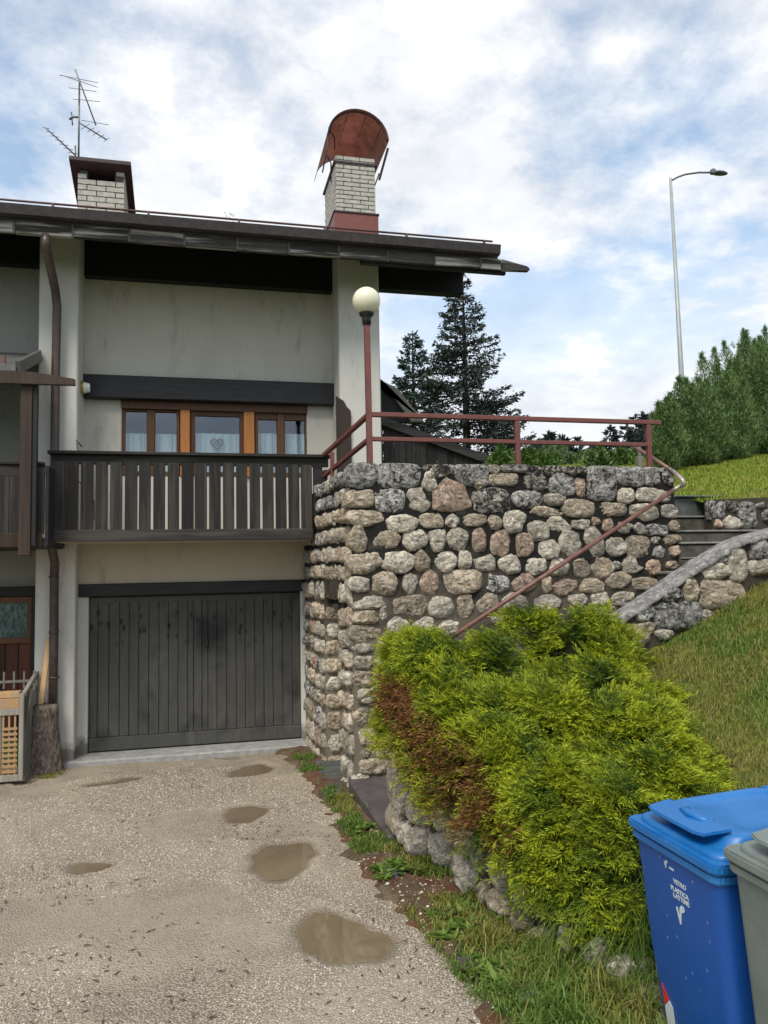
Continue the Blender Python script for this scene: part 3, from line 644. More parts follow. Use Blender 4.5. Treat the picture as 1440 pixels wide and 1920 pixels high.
# the parapet's near end: two big stones over the slab
for (a0, b0, a1, b1, kd, mt) in ((745, 1452, 800, 1528, 'r', 'st_tan'), (738, 1520, 782, 1578, 'o', 'st_tan')):
    p = PY(a0, (b0+b1)/2, 5.9); q = PY(a1, (b0+b1)/2, 5.9); t_ = PY((a0+a1)/2, b0, 5.9); b_ = PY((a0+a1)/2, b1, 5.9)
    put_stone(par, ((p.x+q.x)/2, 5.93, (t_.z+b_.z)/2), (1, 0, 0), (0, 0, 1), (0, -1, 0), (q.x-p.x)*1.1, (t_.z-b_.z)*1.08, kd, mt, .26, .09, .15)
put_stone(par, (1.56, 6.10, -1.80), (0, -1, 0), (0, 0, 1), (-1, 0, 0), .28, .42, 'r', 'st_tan', .2, .07)
put_stone(par, (1.56, 6.10, -1.38), (0, -1, 0), (0, 0, 1), (-1, 0, 0), .28, .30, 'r', 'st_pale', .2, .07)

# ------------------------------------------------------------------ stairs
st = thing('stone_staircase', 'outdoor stone stairs climbing between terrace wall and sloping parapet', 'stairs', (1.5, 6.9, -2.25))
o = MB().box((1.42, 5.98, -2.36), (2.0, 7.63, -2.10), .02).build('step', M['slate'], st); o['label'] = 'wide bottom step of dark slate'
for i in range(12):
    x0 = 1.95+i*.27; z = -2.10+.165*(i+1)
    MB().box((x0, 6.245, -2.5), (x0+.9 if i == 11 else x0+.34, 7.60, z-.04), .01).build('step', M['step'], st)
    MB().box((x0-.03, 6.25, z-.03), (x0+.32, 7.598, z), .008).build('tread', M['nosing'], st)
MB().box((5.19, 6.25, -2.5), (7.6, 7.34, -.13), .01).build('landing', M['step'], st)
UZ = [(7.34, .03, 7.0), (7.62, .20, 6.9), (7.88, .345, 6.62), (8.14, .53, 6.4)]
for i, (y0, z, x1) in enumerate(UZ):
    MB().box((5.235, y0, -.5), (x1, y0+.6, z-.035), .01).build('step', M['step'], st)
    MB().box((5.24, y0-.02, z-.024), (x1-.005, y0+.31, z), .008).build('tread', M['nosing'], st)
o = MB().box((5.24, 8.42, .40), (6.5, 8.7, .775), .015).build('slate_riser', M['slateg'], st); o['label'] = 'dark grey slate block closing the top of the stairs'
MB().box((5.20, 8.36, .777), (6.7, 8.92, .80), .008).build('slate_cap', M['slateg'], st)
# retaining wall of the lawn, right of the upper flight
rw = thing('lawn_edge_wall', 'short black-stained stone wall holding up the lawn right of the upper stairs', 'stone wall', (7, 8.0, .3))
LY = 7.97
MB().prism([(5.93, LY, -.3), (9.6, LY, -.3), (9.6, LY, .86), (5.93, LY, .71)], (0, .14, 0)).build('mortar_core', M['joint'], rw)
for tok in "1331 940 1342 972 r g|1343 942 1358 972 r g|1358 940 1382 960 r d|1356 966 1386 992 o w|1384 942 1416 990 r g|1418 942 1436 952 o g|1430 955 1462 985 r d|1340 974 1354 990 o p|1440 940 1470 955 o g|1466 950 1510 985 r g|1512 945 1560 985 r d".split('|'):
    a0, b0, a1, b1, kd, mt = tok.split(); a0, b0, a1, b1 = map(float, (a0, b0, a1, b1))
    p = PY(a0, (b0+b1)/2, LY); q = PY(a1, (b0+b1)/2, LY); t_ = PY((a0+a1)/2, b0, LY); b_ = PY((a0+a1)/2, b1, LY)
    put_stone(rw, ((p.x+q.x)/2, LY, (t_.z+b_.z)/2), (1, 0, 0), (0, 0, 1), (0, -1, 0), (q.x-p.x)*1.18, (t_.z-b_.z)*1.14, kd, mk[mt], .08, .05)

# ------------------------------------------------------------------ low planter wall beside the drive
lw = thing('low_planter_wall', 'low curved wall of rough stones under the juniper, sinking into the weeds', 'stone wall', (1.7, 4.8, -2.15))
cur = [(p[0], p[1]) for p in WALLP[1:9]]
seglen = []; 
for p, q in zip(cur, cur[1:]): seglen.append(math.dist(p, q))
tot = sum(seglen)
def along(s_):
    for (p, q, L) in zip(cur, cur[1:], seglen):
        if s_ <= L: t = s_/L; return (p[0]+(q[0]-p[0])*t, p[1]+(q[1]-p[1])*t), ((q[0]-p[0])/L, (q[1]-p[1])/L)
        s_ -= L
    return q, ((q[0]-p[0])/L, (q[1]-p[1])/L)
core = []; 
mb = MB(); pts = [along(tot*i/30)[0] for i in range(31)]
V = []; Fc = []
for i, (x, y) in enumerate(pts):
    h_ = float(np.interp(y, [3.0, 3.45, 4.3, 5.0, 5.9], [.0, .08, .28, .44, .50])); z = g0(y)
    V += [(x+.02, y, z-.3), (x+.05, y, z+h_-.05), (x+.28, y, z+h_-.03), (x+.28, y, z-.3)]
for i in range(30):
    for j in range(3): Fc.append((i*4+j, i*4+j+1, i*4+j+5, i*4+j+4))
raw('mortar_core', V, Fc, M['joint'], lw)
s_ = .05
while s_ < tot-.05:
    (x, y), (tx, ty) = along(s_); H_ = float(np.interp(y, [3.0, 3.45, 4.3, 5.0, 5.9], [.06, .14, .32, .46, .52]))
    w_ = random.uniform(.17, .30); nrow = 2 if H_ > .24 else 1
    if y < 3.75: w_ *= .8
    nx_, ny_ = ty, -tx
    if nx_ > 0: nx_, ny_ = -nx_, -ny_
    for r_ in range(nrow):
        hh = H_/nrow*random.uniform(.9, 1.1); zc = g0(y)+H_/nrow*(r_+.5)+random.uniform(-.02, .02)
        put_stone(lw, (x+.03, y, zc), (tx, ty, 0), (0, 0, 1), (nx_, ny_, .1), w_-.02, hh, random.choice('rot'), random.choice(['st_tan', 'st_pale', 'st_pale']), .14, random.uniform(.05, .11), random.uniform(-.35, .35))
    s_ += w_*.98

# ------------------------------------------------------------------ slates, grate by the wall
def slab(name, label, cat, ring, th, mat, tilt=0.):
    V = [Vector(PG(px, py)) for px, py in ring]; c = sum(V, Vector())/len(V); hz = float(drive_h(np.array([c.x]), np.array([c.y]))[0][0])
    pts = [(v.x, v.y, hz+.02+(v.x-c.x)*tilt) for v in V]
    mb = MB(); mb.prism(pts, (0, 0, th), .006); o = mb.build(name, mat, None, (c.x, c.y, hz)); return props(o, label, cat)
slab('slate_slab', 'flat dark slate slab on the ground, larger of two below the drain grate', 'slate slab', [(598, 1490), (622, 1476), (642, 1474), (646, 1487), (630, 1494), (606, 1496)], .03, M['slate'])
slab('slate_slab', 'smaller dark slate slab just in front of the larger one by the wall corner', 'slate slab', [(616, 1504), (628, 1497), (646, 1499), (644, 1506), (622, 1508)], .03, M['slate'], .05)
slab('slate_slab', 'thin grey slate chip lying in the weeds beside the low wall', 'slate slab', [(690, 1612), (706, 1606), (716, 1614), (698, 1618)], .02, M['slateg'], .1)
slab('slate_slab', 'broken slate piece half way down the weedy edge of the drive', 'slate slab', [(712, 1640), (730, 1636), (756, 1646), (748, 1654), (724, 1652)], .03, M['slateg'], .1)
slab('slate_slab', 'dark squarish slate at the gravel edge in front of the tall weeds', 'slate slab', [(856, 1808), (880, 1804), (900, 1820), (894, 1836), (862, 1832)], .03, M['slate'], -.1)
slab('slate_slab', 'grey slate block lying in the grass at the lower end of the verge', 'slate slab', [(970, 1872), (1000, 1866), (1026, 1890), (1010, 1908), (975, 1900)], .05, M['slateg'], .05)
c = PG(620, 1450); gz = float(drive_h(np.array([c.x]), np.array([c.y]))[0][0])
gr = thing('drain_cover', 'grey slatted drain cover set in the ground at the foot of the wall doorway', 'drain cover', (c.x, c.y, gz))
V = [PG(590, 1438), PG(640, 1436), PG(642, 1470), PG(612, 1472)]
MB().prism([(v.x, v.y, gz+.0) for v in V], (0, 0, .03)).build('base', M['slate'], gr)
for i in range(7):
    t0 = i/7+.01; t1 = (i+1)/7-.012
    a = [V[0].lerp(V[3], t0), V[1].lerp(V[2], t0), V[1].lerp(V[2], t1), V[0].lerp(V[3], t1)]
    MB().prism([(v.x, v.y, gz+.03) for v in a], (0, 0, .014)).build('slat', M['slateg'], gr)

# ------------------------------------------------------------------ the house
house = thing('house', 'white chalet house with dark timber, wooden balcony and wide garage', 'house', (0, 10.4, -2.3))
UW, LWY = 10.70, 10.35
mb = MB()
mb.box((-1.50, UW, 2.55), (1.86, UW+.3, 4.4)); mb.box((-1.50, UW+.002, .3), (-1.02, UW+.3, 2.3), .012); mb.box((1.47, UW+.002, .3), (1.86, UW+.3, 2.3), .012)
mb.box((-1.02, UW+.30, .3), (1.47, UW+.31, 1.15)); mb.build('wall', M['plaster'], house)
MB().box((-1.018, UW+.03, .3), (1.468, UW+.29, 1.25)).build('wall', M['plaster_bright'], house)
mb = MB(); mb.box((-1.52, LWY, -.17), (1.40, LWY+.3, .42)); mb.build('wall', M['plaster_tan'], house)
mb = MB(); mb.box((-1.52, LWY+.01, -2.5), (-1.372, LWY+.3, -.33), .01); mb.build('door_jamb', M['plaster_bright'], house)
mb = MB(); mb.box((1.312, LWY+.01, -2.5), (1.38, LWY+.3, -.30), .006); mb.build('door_jamb', M['plaster_bright'], house)
MB().box((-1.515, LWY-.04, -.325), (1.335, LWY+.2, -.172), .008).build('garage_lintel', M['darkwood'], house)
MB().box((-1.95, 10.10, -2.6), (-1.49, 11.2, 4.5), .015).build('pillar', M['plaster_bright'], house)
MB().box((1.84, 10.10, -.4), (2.41, 11.2, 4.5), .015).build('pillar', M['plaster_bright'], house)
MB().box((2.0, 11.2, -.4), (2.38, 16, 4.6)).build('side_wall', M['plaster'], house)
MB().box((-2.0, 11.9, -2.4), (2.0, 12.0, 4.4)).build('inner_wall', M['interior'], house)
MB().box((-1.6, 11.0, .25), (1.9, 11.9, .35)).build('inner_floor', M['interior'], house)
# timber beams
MB().box((-1.49, UW-.14, 3.90), (1.84, UW-.002, 4.42), .008).build('beam', M['darkwood'], house)
MB().box((2.412, 10.30, 3.90), (3.72, 10.48, 4.45), .01).build('beam', M['darkwood'], house)
MB().box((-1.488, UW-.16, 2.27), (1.838, UW+.1, 2.575), .008).build('beam', M['darkwood'], house)
MB().box((-1.02, UW-.02, 2.16), (1.47, UW+.1, 2.268), .004).build('window_head', M['brownframe'], house)
# garage door
gd = MB().box((-1.37, LWY+.10, -2.27), (1.31, LWY+.14, -.33)).build('garage_door', M['garage'], house)
gx = [-1.37+.0]; edges = []
pxs = [168, 183, 204, 224, 242, 260, 279, 298, 316, 334, 352, 363, 379, 390, 407, 425, 443, 460, 478, 495, 512, 530, 548, 563]
exs = [PY(p_, 1250, LWY+.08).x for p_ in pxs]; exs[0] = -1.365; exs[-1] = 1.305
for i in range(len(exs)-1):
    MB().box((exs[i]+.0035, LWY+.078+random.uniform(-.002, .002), -2.10), (exs[i+1]-.0035, LWY+.102, -.36), .004).build('plank', M['garage'], gd)
MB().box((-1.366, LWY+.060, -2.268), (1.306, LWY+.101, -2.104), .005).build('bottom_rail', M['garage'], gd)
MB().box((-1.366, LWY+.068, -.42), (1.306, LWY+.101, -.345), .005).build('top_rail', M['garage'], gd)
MB().box((.06, LWY+.045, -1.02), (.10, LWY+.08, -.90), .008).build('handle', M['black'], gd)
o = MB().box((-1.62, 10.02, -2.46), (1.36, LWY+.3, -2.285), .02).build('threshold', M['threshold'], house)
# windows
wins = [((228, 337), [(235, 275), (291, 331)]), ((357, 457), [(366, 449)]), ((478, 578), [(484, 519), (534, 571)])]
WY = UW+.06; ZB, ZT = 1.252, 2.165
for (a, b), panes in wins:
    xa = PY(a, 800, WY).x; xb = PY(b, 800, WY).x
    zt = 2.135 if a < 300 else (2.10 if a < 400 else 2.07)
    fr = MB(); px_ = [PY(q, 800, WY).x for pr_ in panes for q in pr_]
    fr.box((xa, WY-.02, ZB), (px_[0], WY+.05, ZT), .004); fr.box((px_[-1], WY-.02, ZB), (xb, WY+.05, ZT), .004)
    if len(panes) == 2: fr.box((px_[1], WY-.035, ZB), (px_[2], WY+.05, ZT), .01)
    for j in range(0, len(px_), 2):
        fr.box((px_[j], WY-.015, zt), (px_[j+1], WY+.049, ZT)); fr.box((px_[j], WY-.015, ZB), (px_[j+1], WY+.049, ZB+.07))
    f_ = fr.build('window', M['brownframe'], house)
    for j in range(0, len(px_), 2):
        MB().box((px_[j], WY+.02, ZB+.07), (px_[j+1], WY+.028, zt)).build('pane', M['glass'], f_)
        # gathered half curtain
        n_ = 60; xs_ = np.linspace(px_[j]-.01, px_[j+1]+.01, n_); ph = random.random()*6
        yo = WY+.10+.012*np.sin(xs_*55+ph)+.007*np.sin(xs_*131+ph*2)
        z1 = PY(a, 812, WY+.1).z
        V = np.concatenate([np.stack([xs_, yo, np.full(n_, ZB)], -1), np.stack([xs_, yo, np.full(n_, z1)], -1)])
        i_ = np.arange(n_-1); raw('curtain', V, np.stack([i_, i_+1, i_+1+n_, i_+n_], -1), M['curtain'], f_, smooth=True)
for a, b in ((338, 356), (457, 477)):
    MB().box((PY(a, 800, UW+.0).x, UW-.015, 1.252), (PY(b, 800, UW).x, UW+.12, 2.162), .006).build('window_post', M['orangewood'], house)
# heart ornament behind the centre pane
hc = PY(407, 832, WY+.06); mb = MB(); pts = []
for i in range(33):
    t = 2*math.pi*i/32; pts.append((hc.x+.0052*16*math.sin(t)**3, hc.y, hc.z+.0052*(13*math.cos(t)-5*math.cos(2*t)-2*math.cos(3*t)-math.cos(4*t))))
mb.tube(pts, .011, 8, False); pts2 = [(hc.x+(p[0]-hc.x)*.45, hc.y, hc.z+(p[2]-hc.z)*.45) for p in pts]; mb.tube(pts2, .006, 6, False)
o = mb.build('heart_ornament', M['greywood'], None, hc); props(o, 'pale twig heart hanging inside the centre window', 'ornament')
# balcony
BY = 9.40
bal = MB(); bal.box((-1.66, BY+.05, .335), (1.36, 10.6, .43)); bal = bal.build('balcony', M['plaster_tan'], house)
MB().box((-1.67, BY-.01, .335), (1.355, BY+.045, .47), .008).build('bottom_board', M['railtop'], bal)
MB().box((-1.665, BY+.025, 1.235), (1.56, BY+.065, 1.345), .006).build('top_board', M['railtop'], bal)
MB().box((-1.70, BY-.04, 1.347), (1.585, BY+.14, 1.385), .006).build('handrail', M['railtop'], bal)
MB().box((1.50, BY+.0, .45), (1.545, 9.75, 1.2), .006).build('end_board', M['darkwood'], bal)
gaps = [121, 149, 177, 204, 231.5, 259, 285, 312, 338, 364, 390, 416, 441, 466, 490, 515, 539, 563, 586]
gw = [.5, 3.6, 4.4, 4.2, 4.4, 2.6, 4.6, 4.6, 4.4, 1.2, 3.6, 4., 3.8, 4.0, 4., 3.4, 3.6, 3.2, 1.2]
prev = 95.5
for gp, gw_ in zip(gaps, gw):
    xa = PY(prev, 930, BY).x; xb = PY(gp-gw_/2, 930, BY).x
    MB().box((xa, BY+random.uniform(-.004, .004), .462), (xb, BY+.024, 1.262+random.uniform(-.006, .006)), .004).build('picket', M['picket'], bal); prev = gp+gw_/2
MB().box((PY(588, 930, BY).x, BY+.03, .6), (PY(606, 930, BY).x, BY+.05, 1.25), .004).build('picket', M['darkwood'], bal)
# left return of the balcony
for i in range(3): MB().box((-1.665, BY+.12+i*.19, .462), (-1.64, BY+.28+i*.19, 1.26), .004).build('picket', M['picket'], bal)
# ----- roof
TH = math.tan(R(17)); EY = 9.3
def eave(px, py): return PY(px, py, EY)
ex0, ex1 = -9.0, 3.82
mb = MB(); mb.prism([(ex0, EY+.06, 4.17), (ex0, 15.5, 4.17+6.2*TH), (ex0, 15.5, 4.27+6.2*TH), (ex0, EY+.06, 4.22)], (ex1-ex0, 0, 0)); rf = mb.build('roof', M['roofmetal'], house)
mb = MB(); mb.prism([(ex0, EY+.075, 4.03), (ex0, 10.9, 4.03+1.5*TH), (ex0, 10.9, 4.10+1.5*TH), (ex0, EY+.075, 4.12)], (3.88-ex0, 0, 0)); mb.build('soffit', M['darkwood'], rf)
# fascia planks
xj = -9.0; k = 0
zf0, zf1 = 3.885, 4.035
while xj < 3.85:
    x1 = min(xj+.63, 3.9)
    if 3.9-x1 < .2: x1 = 3.9
    MB().box((xj+.006, EY+.0+random.uniform(-.004, .004), zf0+random.uniform(-.004, .004)), (x1-.006, EY+.07, zf1), .006).build('fascia_plank', M['fascia'], rf)
    MB().box((xj-.012, EY-.012, zf0-.012), (xj+.012, EY-.004, zf1+.01)).build('bracket', M['gutter'], rf)
    xj = x1
MB().prism([(3.906, EY, zf0), (4.29, EY, 3.90), (4.31, EY, 3.93), (4.27, EY, 3.965), (3.906, EY, 4.035)], (0, .07, 0), .006).build('fascia_plank', M['fascia'], rf)
MB().box((2.0, EY+.075, 3.855), (3.99, EY+.13, 3.98), .006).build('inner_board', M['darkwood'], rf)
# gutter: open half box
mb = MB(); mb.prism([(ex0, EY-.13, 4.17), (ex0, EY-.145, 4.165), (ex0, EY-.12, 4.055), (ex0, EY-.06, 4.04), (ex0, EY+.0, 4.05), (ex0, EY+.02, 4.16), (ex0, EY-.0, 4.155), (ex0, EY-.02, 4.07), (ex0, EY-.10, 4.075)], (3.84-ex0, 0, 0)); mb.build('gutter', M['gutter'], rf)
mb = MB(); mb.tube([(ex0, EY+.05, 4.285), (3.80, EY+.05, 4.285)], .014, 8)
for i in range(12): mb.box((-8.1+i*1.07, EY+.03, 4.19), (-8.075+i*1.07, EY+.07, 4.29)); 
mb.build('snow_guard', M['roofmetal'], rf)
# chimneys
def chimney(x0, x1, y0, y1, zb, zt, bl, bh, nb, top_open=False):
    base = thing_part = MB()
    t_ = .03
    if top_open:
        base.box((x0+t_, y0+t_, zb), (x1-t_, y1-t_, zt-.22)); base.box((x0+t_, y0+t_, zt-.221), (x0+.14, y1-t_, zt)); base.box((x1-.14, y0+t_, zt-.221), (x1-t_, y1-t_, zt))
    else: base.box((x0+t_, y0+t_, zb), (x1-t_, y1-t_, zt))
    c_ = base.build('chimney', M['bmortar'], house)
    z = zb+.005; r_ = 0
    def face(fr, L, vis=True):
        nonlocal z
        s_ = 0 if r_ % 2 == 0 else bl*.5; pos = []
        if r_ % 2: pos.append((0, bl*.5))
        while s_ < L-.01:
            pos.append((s_, min(s_+bl, L))); s_ += bl
        for a, b in pos:
            if b-a < .03: continue
            fr(a+.006, b-.006)
    while z < zt-.02:
        zz0, zz1 = z, min(z+bh-.012, zt)
        def ff(a, b):
            if top_open and zz0 > zt-.23 and b > .15 and a < (x1-x0)-.15:
                return
            MB().box((x0+a, y0+random.uniform(-.002, .003), zz0), (x0+b, y0+.05, zz1), .004).build('brick', M['brick'], c_)
        face(ff, x1-x0)
        sx_ = x0 if x0 > 0 else x1
        def fs(a, b):
            if a < .055: a = .055
            if b-a < .03: return
            if x0 > 0: MB().box((x0+random.uniform(-.002, .002), y0+a, zz0), (x0+.05, y0+b, zz1), .004).build('brick', M['brick'], c_)
            else: MB().box((x1-.05, y0+a, zz0), (x1+random.uniform(-.002, .002), y0+b, zz1), .004).build('brick', M['brick'], c_)
        face(fs, y1-y0)
        z += bh; r_ += 1
    return c_
c2 = chimney(2.13, 2.79, 11.8, 12.9, 4.9, 6.64, .27, .072, 2)
MB().prism([(2.10, 11.77, 4.6), (2.82, 11.77, 4.6), (2.82, 11.77, 5.66), (2.10, 11.77, 5.66)], (0, 1.16, 0)).build('flashing', M['flash'], c2)
MB().box((2.085, 11.755, 5.66), (2.835, 12.95, 5.69), .004).build('flashing_edge', M['coppertrim'], c2)
# barrel hood
hc_x, hz, hr = 2.47, 6.80, .50
mb = MB(); prof = []
for i in range(25):
    t = math.pi*(.985-.97*i/24); prof.append((hc_x+hr*math.cos(t), hz+hr*math.sin(t)*.98))
t_b = bmesh.new(); y0h, y1h = 11.55, 13.05
o_ = [[t_b.verts.new((x, y, z+(y-y0h)*-.035)) for x, z in prof] for y in np.linspace(y0h, y1h, 6)]
for a, b in zip(o_, o_[1:]):
    for i in range(24): t_b.faces.new((a[i], a[i+1], b[i+1], b[i])).smooth = True
bmesh.ops.solidify(t_b, geom=t_b.faces[:], thickness=.012); mb.add(t_b); mb.build('hood', M['copper'], c2)
mb = MB(); mb.tube([(x, y0h+.05, z) for x, z in [(hc_x+(p[0]-hc_x)*.965, hz+(p[1]-hz)*.965) for p in prof]], .016, 8)
for i in range(1, 5):
    t = math.pi*i/5; mb.tube([(hc_x+hr*.975*math.cos(t), y0h+.02, hz+hr*.955*math.sin(t)), (hc_x+hr*.975*math.cos(t), y1h, hz+hr*.955*math.sin(t)+.02)], .005, 5)
mb.build('hood_seams', M['coppertrim'], c2)
mb = MB()
mb.bar((2.96, 11.6, 6.72), (2.84, 11.75, 6.25), .035, .02); mb.bar((2.97, 12.3, 6.65), (2.81, 12.3, 6.2), .05, .02)
mb.tube([(2.0, 11.6, 6.95), (1.96, 11.55, 6.6), (1.87, 11.5, 6.15)], .012, 6); mb.tube([(2.0, 11.6, 6.93), (2.12, 11.78, 6.9), (2.12, 11.78, 6.7)], .012, 6)
mb.tube([(1.95, 11.6, 6.5), (2.05, 11.75, 6.45), (2.05, 11.78, 6.15)], .012, 6); mb.box((2.10, 11.785, 6.50), (2.82, 12.93, 6.53)); mb.build('hood_strap', M['coppertrim'], c2)
c1 = chimney(-1.77, -1.10, 11.8, 12.4, 4.9, 6.0, .27, .085, 2, True)
MB().prism([(-1.87, 11.66, 6.10), (-1.87, 11.66, 6.04), (-1.87, 12.62, 5.66), (-1.87, 12.62, 5.72)], (.87, 0, 0), .004).build('cap_slab', M['coppertrim'], c1)
MB().box((-1.80, 11.77, 4.9), (-1.08, 12.42, 5.28)).build('flashing', M['flash'], c1)
# downpipe
dp = MB(); a = PY(86, 440, 9.33)
dp.tube([a, a+Vector((0, 0, -.12)), PY(104, 545, 9.90), PY(107, 575, 9.97), PY(104, 720, 9.98), PY(102, 900, 9.98), PY(99, 1015, 9.98)], .052, 14)
dp.build('downpipe', M['brownpipe'], house)
dp = MB(); dp.tube([PY(98, 1012, 9.6), PY(98, 1030, 9.62), PY(103, 1055, 9.93), PY(102, 1075, 9.98), PY(101, 1200, 9.98), PY(99, 1345, 9.98)], .052, 14)
for py_ in (1082, 1185, 1270): q = PY(101, py_, 9.98); dp.lathe((q.x, q.y, q.z), [(.060, -.012), (.062, .012)], 14)
dp.build('downpipe', M['brownpipe'], house)
# wall lamp by the balcony
q = PY(158, 727, UW-.3); wlp = thing('wall_lamp', 'small round brass wall lamp on the left pillar above the balcony', 'wall lamp', q)
mb = MB(); t_ = bmesh.new(); bmesh.ops.create_cone(t_, segments=20, radius1=.085, radius2=.085, depth=.035, cap_ends=True); t_.transform(Matrix.Translation(Vector((-1.475, q.y, q.z))) @ Matrix.Rotation(math.pi/2, 4, 'Y')); mb.add(t_); mb.build('base', M['brass'], wlp)
mb = MB(); t_ = bmesh.new(); bmesh.ops.create_cone(t_, segments=20, radius1=.072, radius2=.055, depth=.07, cap_ends=True); t_.transform(Matrix.Translation(Vector((-1.42, q.y, q.z))) @ Matrix.Rotation(math.pi/2, 4, 'Y')); mb.add(t_); mb.build('glass_cover', M['curtain'], wlp)
# folded airer ends showing above the rail
mb = MB(); mb.tube([PY(143, 825, 9.6), PY(154, 838, 9.6)], .008, 6); mb.tube([PY(144, 830, 9.6), PY(148, 855, 9.6), PY(146, 900, 9.6), PY(176, 940, 9.6), PY(177, 975, 9.6)], .006, 6)
o = mb.build('drying_rack', M['black'], None, PY(150, 980, 9.6)); props(o, 'thin black and red drying rack folded at the balcony left end', 'drying rack')
# little wooden screen board by the right window
q0, q1 = PY(630, 742, 10.05), PY(659, 850, 10.05)
mb = MB(); mb.prism([(q0.x, 10.05, 1.0), (q1.x, 10.05, 1.0), (q1.x, 10.05, PY(659, 770, 10.05).z), (PY(650, 762, 10.05).x, 10.05, PY(650, 762, 10.05).z), (PY(645, 752, 10.05).x, 10.05, PY(645, 752, 10.05).z), (q0.x, 10.05, q0.z)], (0, .03, 0), .003)
o = mb.build('screen_board', M['postwood'], None, (q0.x, 10.05, 1.0)); props(o, 'grey-brown wooden board with cut corner standing against the right pillar', 'wooden board')
# cladding triangle and verge board beyond the terrace
sh = thing('stair_enclosure', 'dark board-clad sloping enclosure behind the terrace railing', 'timber enclosure', (3.2, 10.9, .82))
zt = lambda x: float(np.interp(x, [2.46, 3.05, 4.15], [PY(718, 785, 10.9).z, PY(800, 812, 10.9).z, PY(905, 862, 10.9).z]))
xb = 2.46
while xb < 4.15:
    x1 = min(xb+.165, 4.16)
    MB().prism([(xb+.006, 10.9, .80), (x1-.006, 10.9, .80), (x1-.006, 10.9, max(zt(x1)-.04, .83)), (xb+.006, 10.9, max(zt(xb)-.04, .84))], (0, .03, 0), .004).build('board', M['picket'], sh); xb = x1
pp = [Vector((2.46, 10.86, zt(2.46))), Vector((3.05, 10.86, zt(3.05))), Vector((4.2, 10.86, zt(4.2)))]
MB().bar(pp[0], pp[1], .12, .09, (0, 1, 0)).bar(pp[1], pp[2], .12, .09, (0, 1, 0)).build('sloping_cap', M['railtop'], sh)
o = MB().prism([(2.42, 12.0, PY(715, 690, 12.0).z), PY(716, 712, 12.0), PY(772, 790, 12.0), PY(795, 790, 12.0), PY(745, 728, 12.0)], (0, .12, 0)).build('verge_board', M['greywood'], house)
MB().prism([PY(716, 712, 12.06), PY(768, 790, 12.06), PY(716, 790, 12.06)], (0, .1, 0)).build('gable_cladding', M['darkwood'], house)

# ------------------------------------------------------------------ neighbouring house on the left
nb = thing('neighbouring_house', 'neighbouring house with plaster coloured dark for shade, canopy and weathered balcony at the left edge', 'house', (-3, 10.4, -2.3))
MB().box((-8.5, UW-.1, -2.5), (-1.952, UW+.2, 4.2)).build('wall', M['plaster_shaded'], nb)
MB().box((-8.5, UW-.22, 3.95), (-1.953, UW-.105, 4.42), .008).build('beam', M['darkwood'], nb)
CYf = 8.85
q = PY(140, 706, CYf)
mb = MB(); mb.prism([(-7, CYf, q.z+.13), (PY(60, 697, CYf).x, CYf, PY(60, 697, CYf).z), (q.x, CYf, PY(139, 710, CYf).z), (q.x+.005, CYf, PY(140, 722, CYf).z), (-7, CYf, PY(0, 720, CYf).z-.04)], (0, .06, 0), .004); mb.build('canopy_fascia', M['postwood'], nb)
z0 = PY(78, 700, 8.95).z
zw = PY(40, 662, 10.55).z; mb = MB(); mb.prism([(-7, 8.93, z0), (-7, 10.55, zw-.05), (-7, 10.55, zw), (-7, 8.93, z0+.06)], (5.05, 0, 0), .004); cn = mb.build('canopy_roof', M['greymetal'], nb)
MB().box((-7, 9.2, z0+.12+.0), (-2.12, 9.24, z0+.06+(zw-z0)*.18+.07), .004).build('snow_rail', M['roofmetal'], cn)
MB().bar((-1.93, 8.95, z0+.06), (-1.93, 10.08, z0+.06+(zw-z0)*.68), .05, .13, (0, 0, 1)).build('canopy_end', M['greymetal'], cn)
q0, q1 = PY(38, 720, 8.9), PY(64, 720, 8.9); qb = PY(38, 1042, 8.9)
MB().box((q0.x, 8.91, qb.z), (q1.x-.02, 9.01, z0-.02), .006).build('post', M['postwood'], nb)
MB().box((q1.x-.019, 8.93, qb.z+.1), (q1.x+.03, 9.0, z0-.03), .004).build('post', M['darkwood'], nb)
NY = 9.02; zt_ = PY(60, 872, NY).z; zb_ = PY(60, 1022, NY).z
nbal = MB().box((-7, NY+.03, zb_-.02), (PY(88, 900, NY).x, 10.6, zb_+.08)).build('balcony', M['railtop'], nb)
MB().box((-7, NY-.03, zt_), (PY(82, 900, NY).x, NY+.08, zt_+.035), .006).build('handrail', M['railtop'], nbal)
MB().box((-7, NY+.0, zt_-.12), (PY(84, 900, NY).x, NY+.03, zt_-.004), .004).build('top_board', M['railtop'], nbal)
MB().box((-7, NY-.02, zb_-.02), (PY(80, 900, NY).x, NY+.028, zb_+.13), .004).build('bottom_board', M['postwood'], nbal)
xe = PY(83, 950, NY).x; k = 0
while xe > -4:
    MB().box((xe-.155, NY+.002, zb_+.12), (xe, NY+.024, zt_-.02), .004).build('picket', M['postwood'] if k == 0 else M['picket'], nbal); xe -= .178; k += 1
MB().box((PY(84, 950, NY).x, NY+.03, zb_), (PY(90, 950, NY).x, 10.2, zt_), .004).build('end_board', M['darkwood'], nbal)
ZN0, ZN1 = PY(30, 1285, 10.5).z, PY(30, 1100, 10.5).z
MB().box((-6, 10.48, ZN1-.12), (-1.955, 10.598, ZN1), .004).build('lintel', M['darkwood'], nb)
xr = PY(51, 1160, 10.5).x; zu, zl = PY(30, 1130, 10.5).z, PY(30, 1196, 10.5).z
fr = MB(); fr.box((-4, 10.50, zu), (xr+.05, 10.58, zu+.07), .004).box((-4, 10.50, zl-.07), (xr+.05, 10.58, zl), .004).box((xr, 10.495, zl-.075), (xr+.05, 10.585, zu+.07), .004); fr = fr.build('window', M['brownframe'], nb)
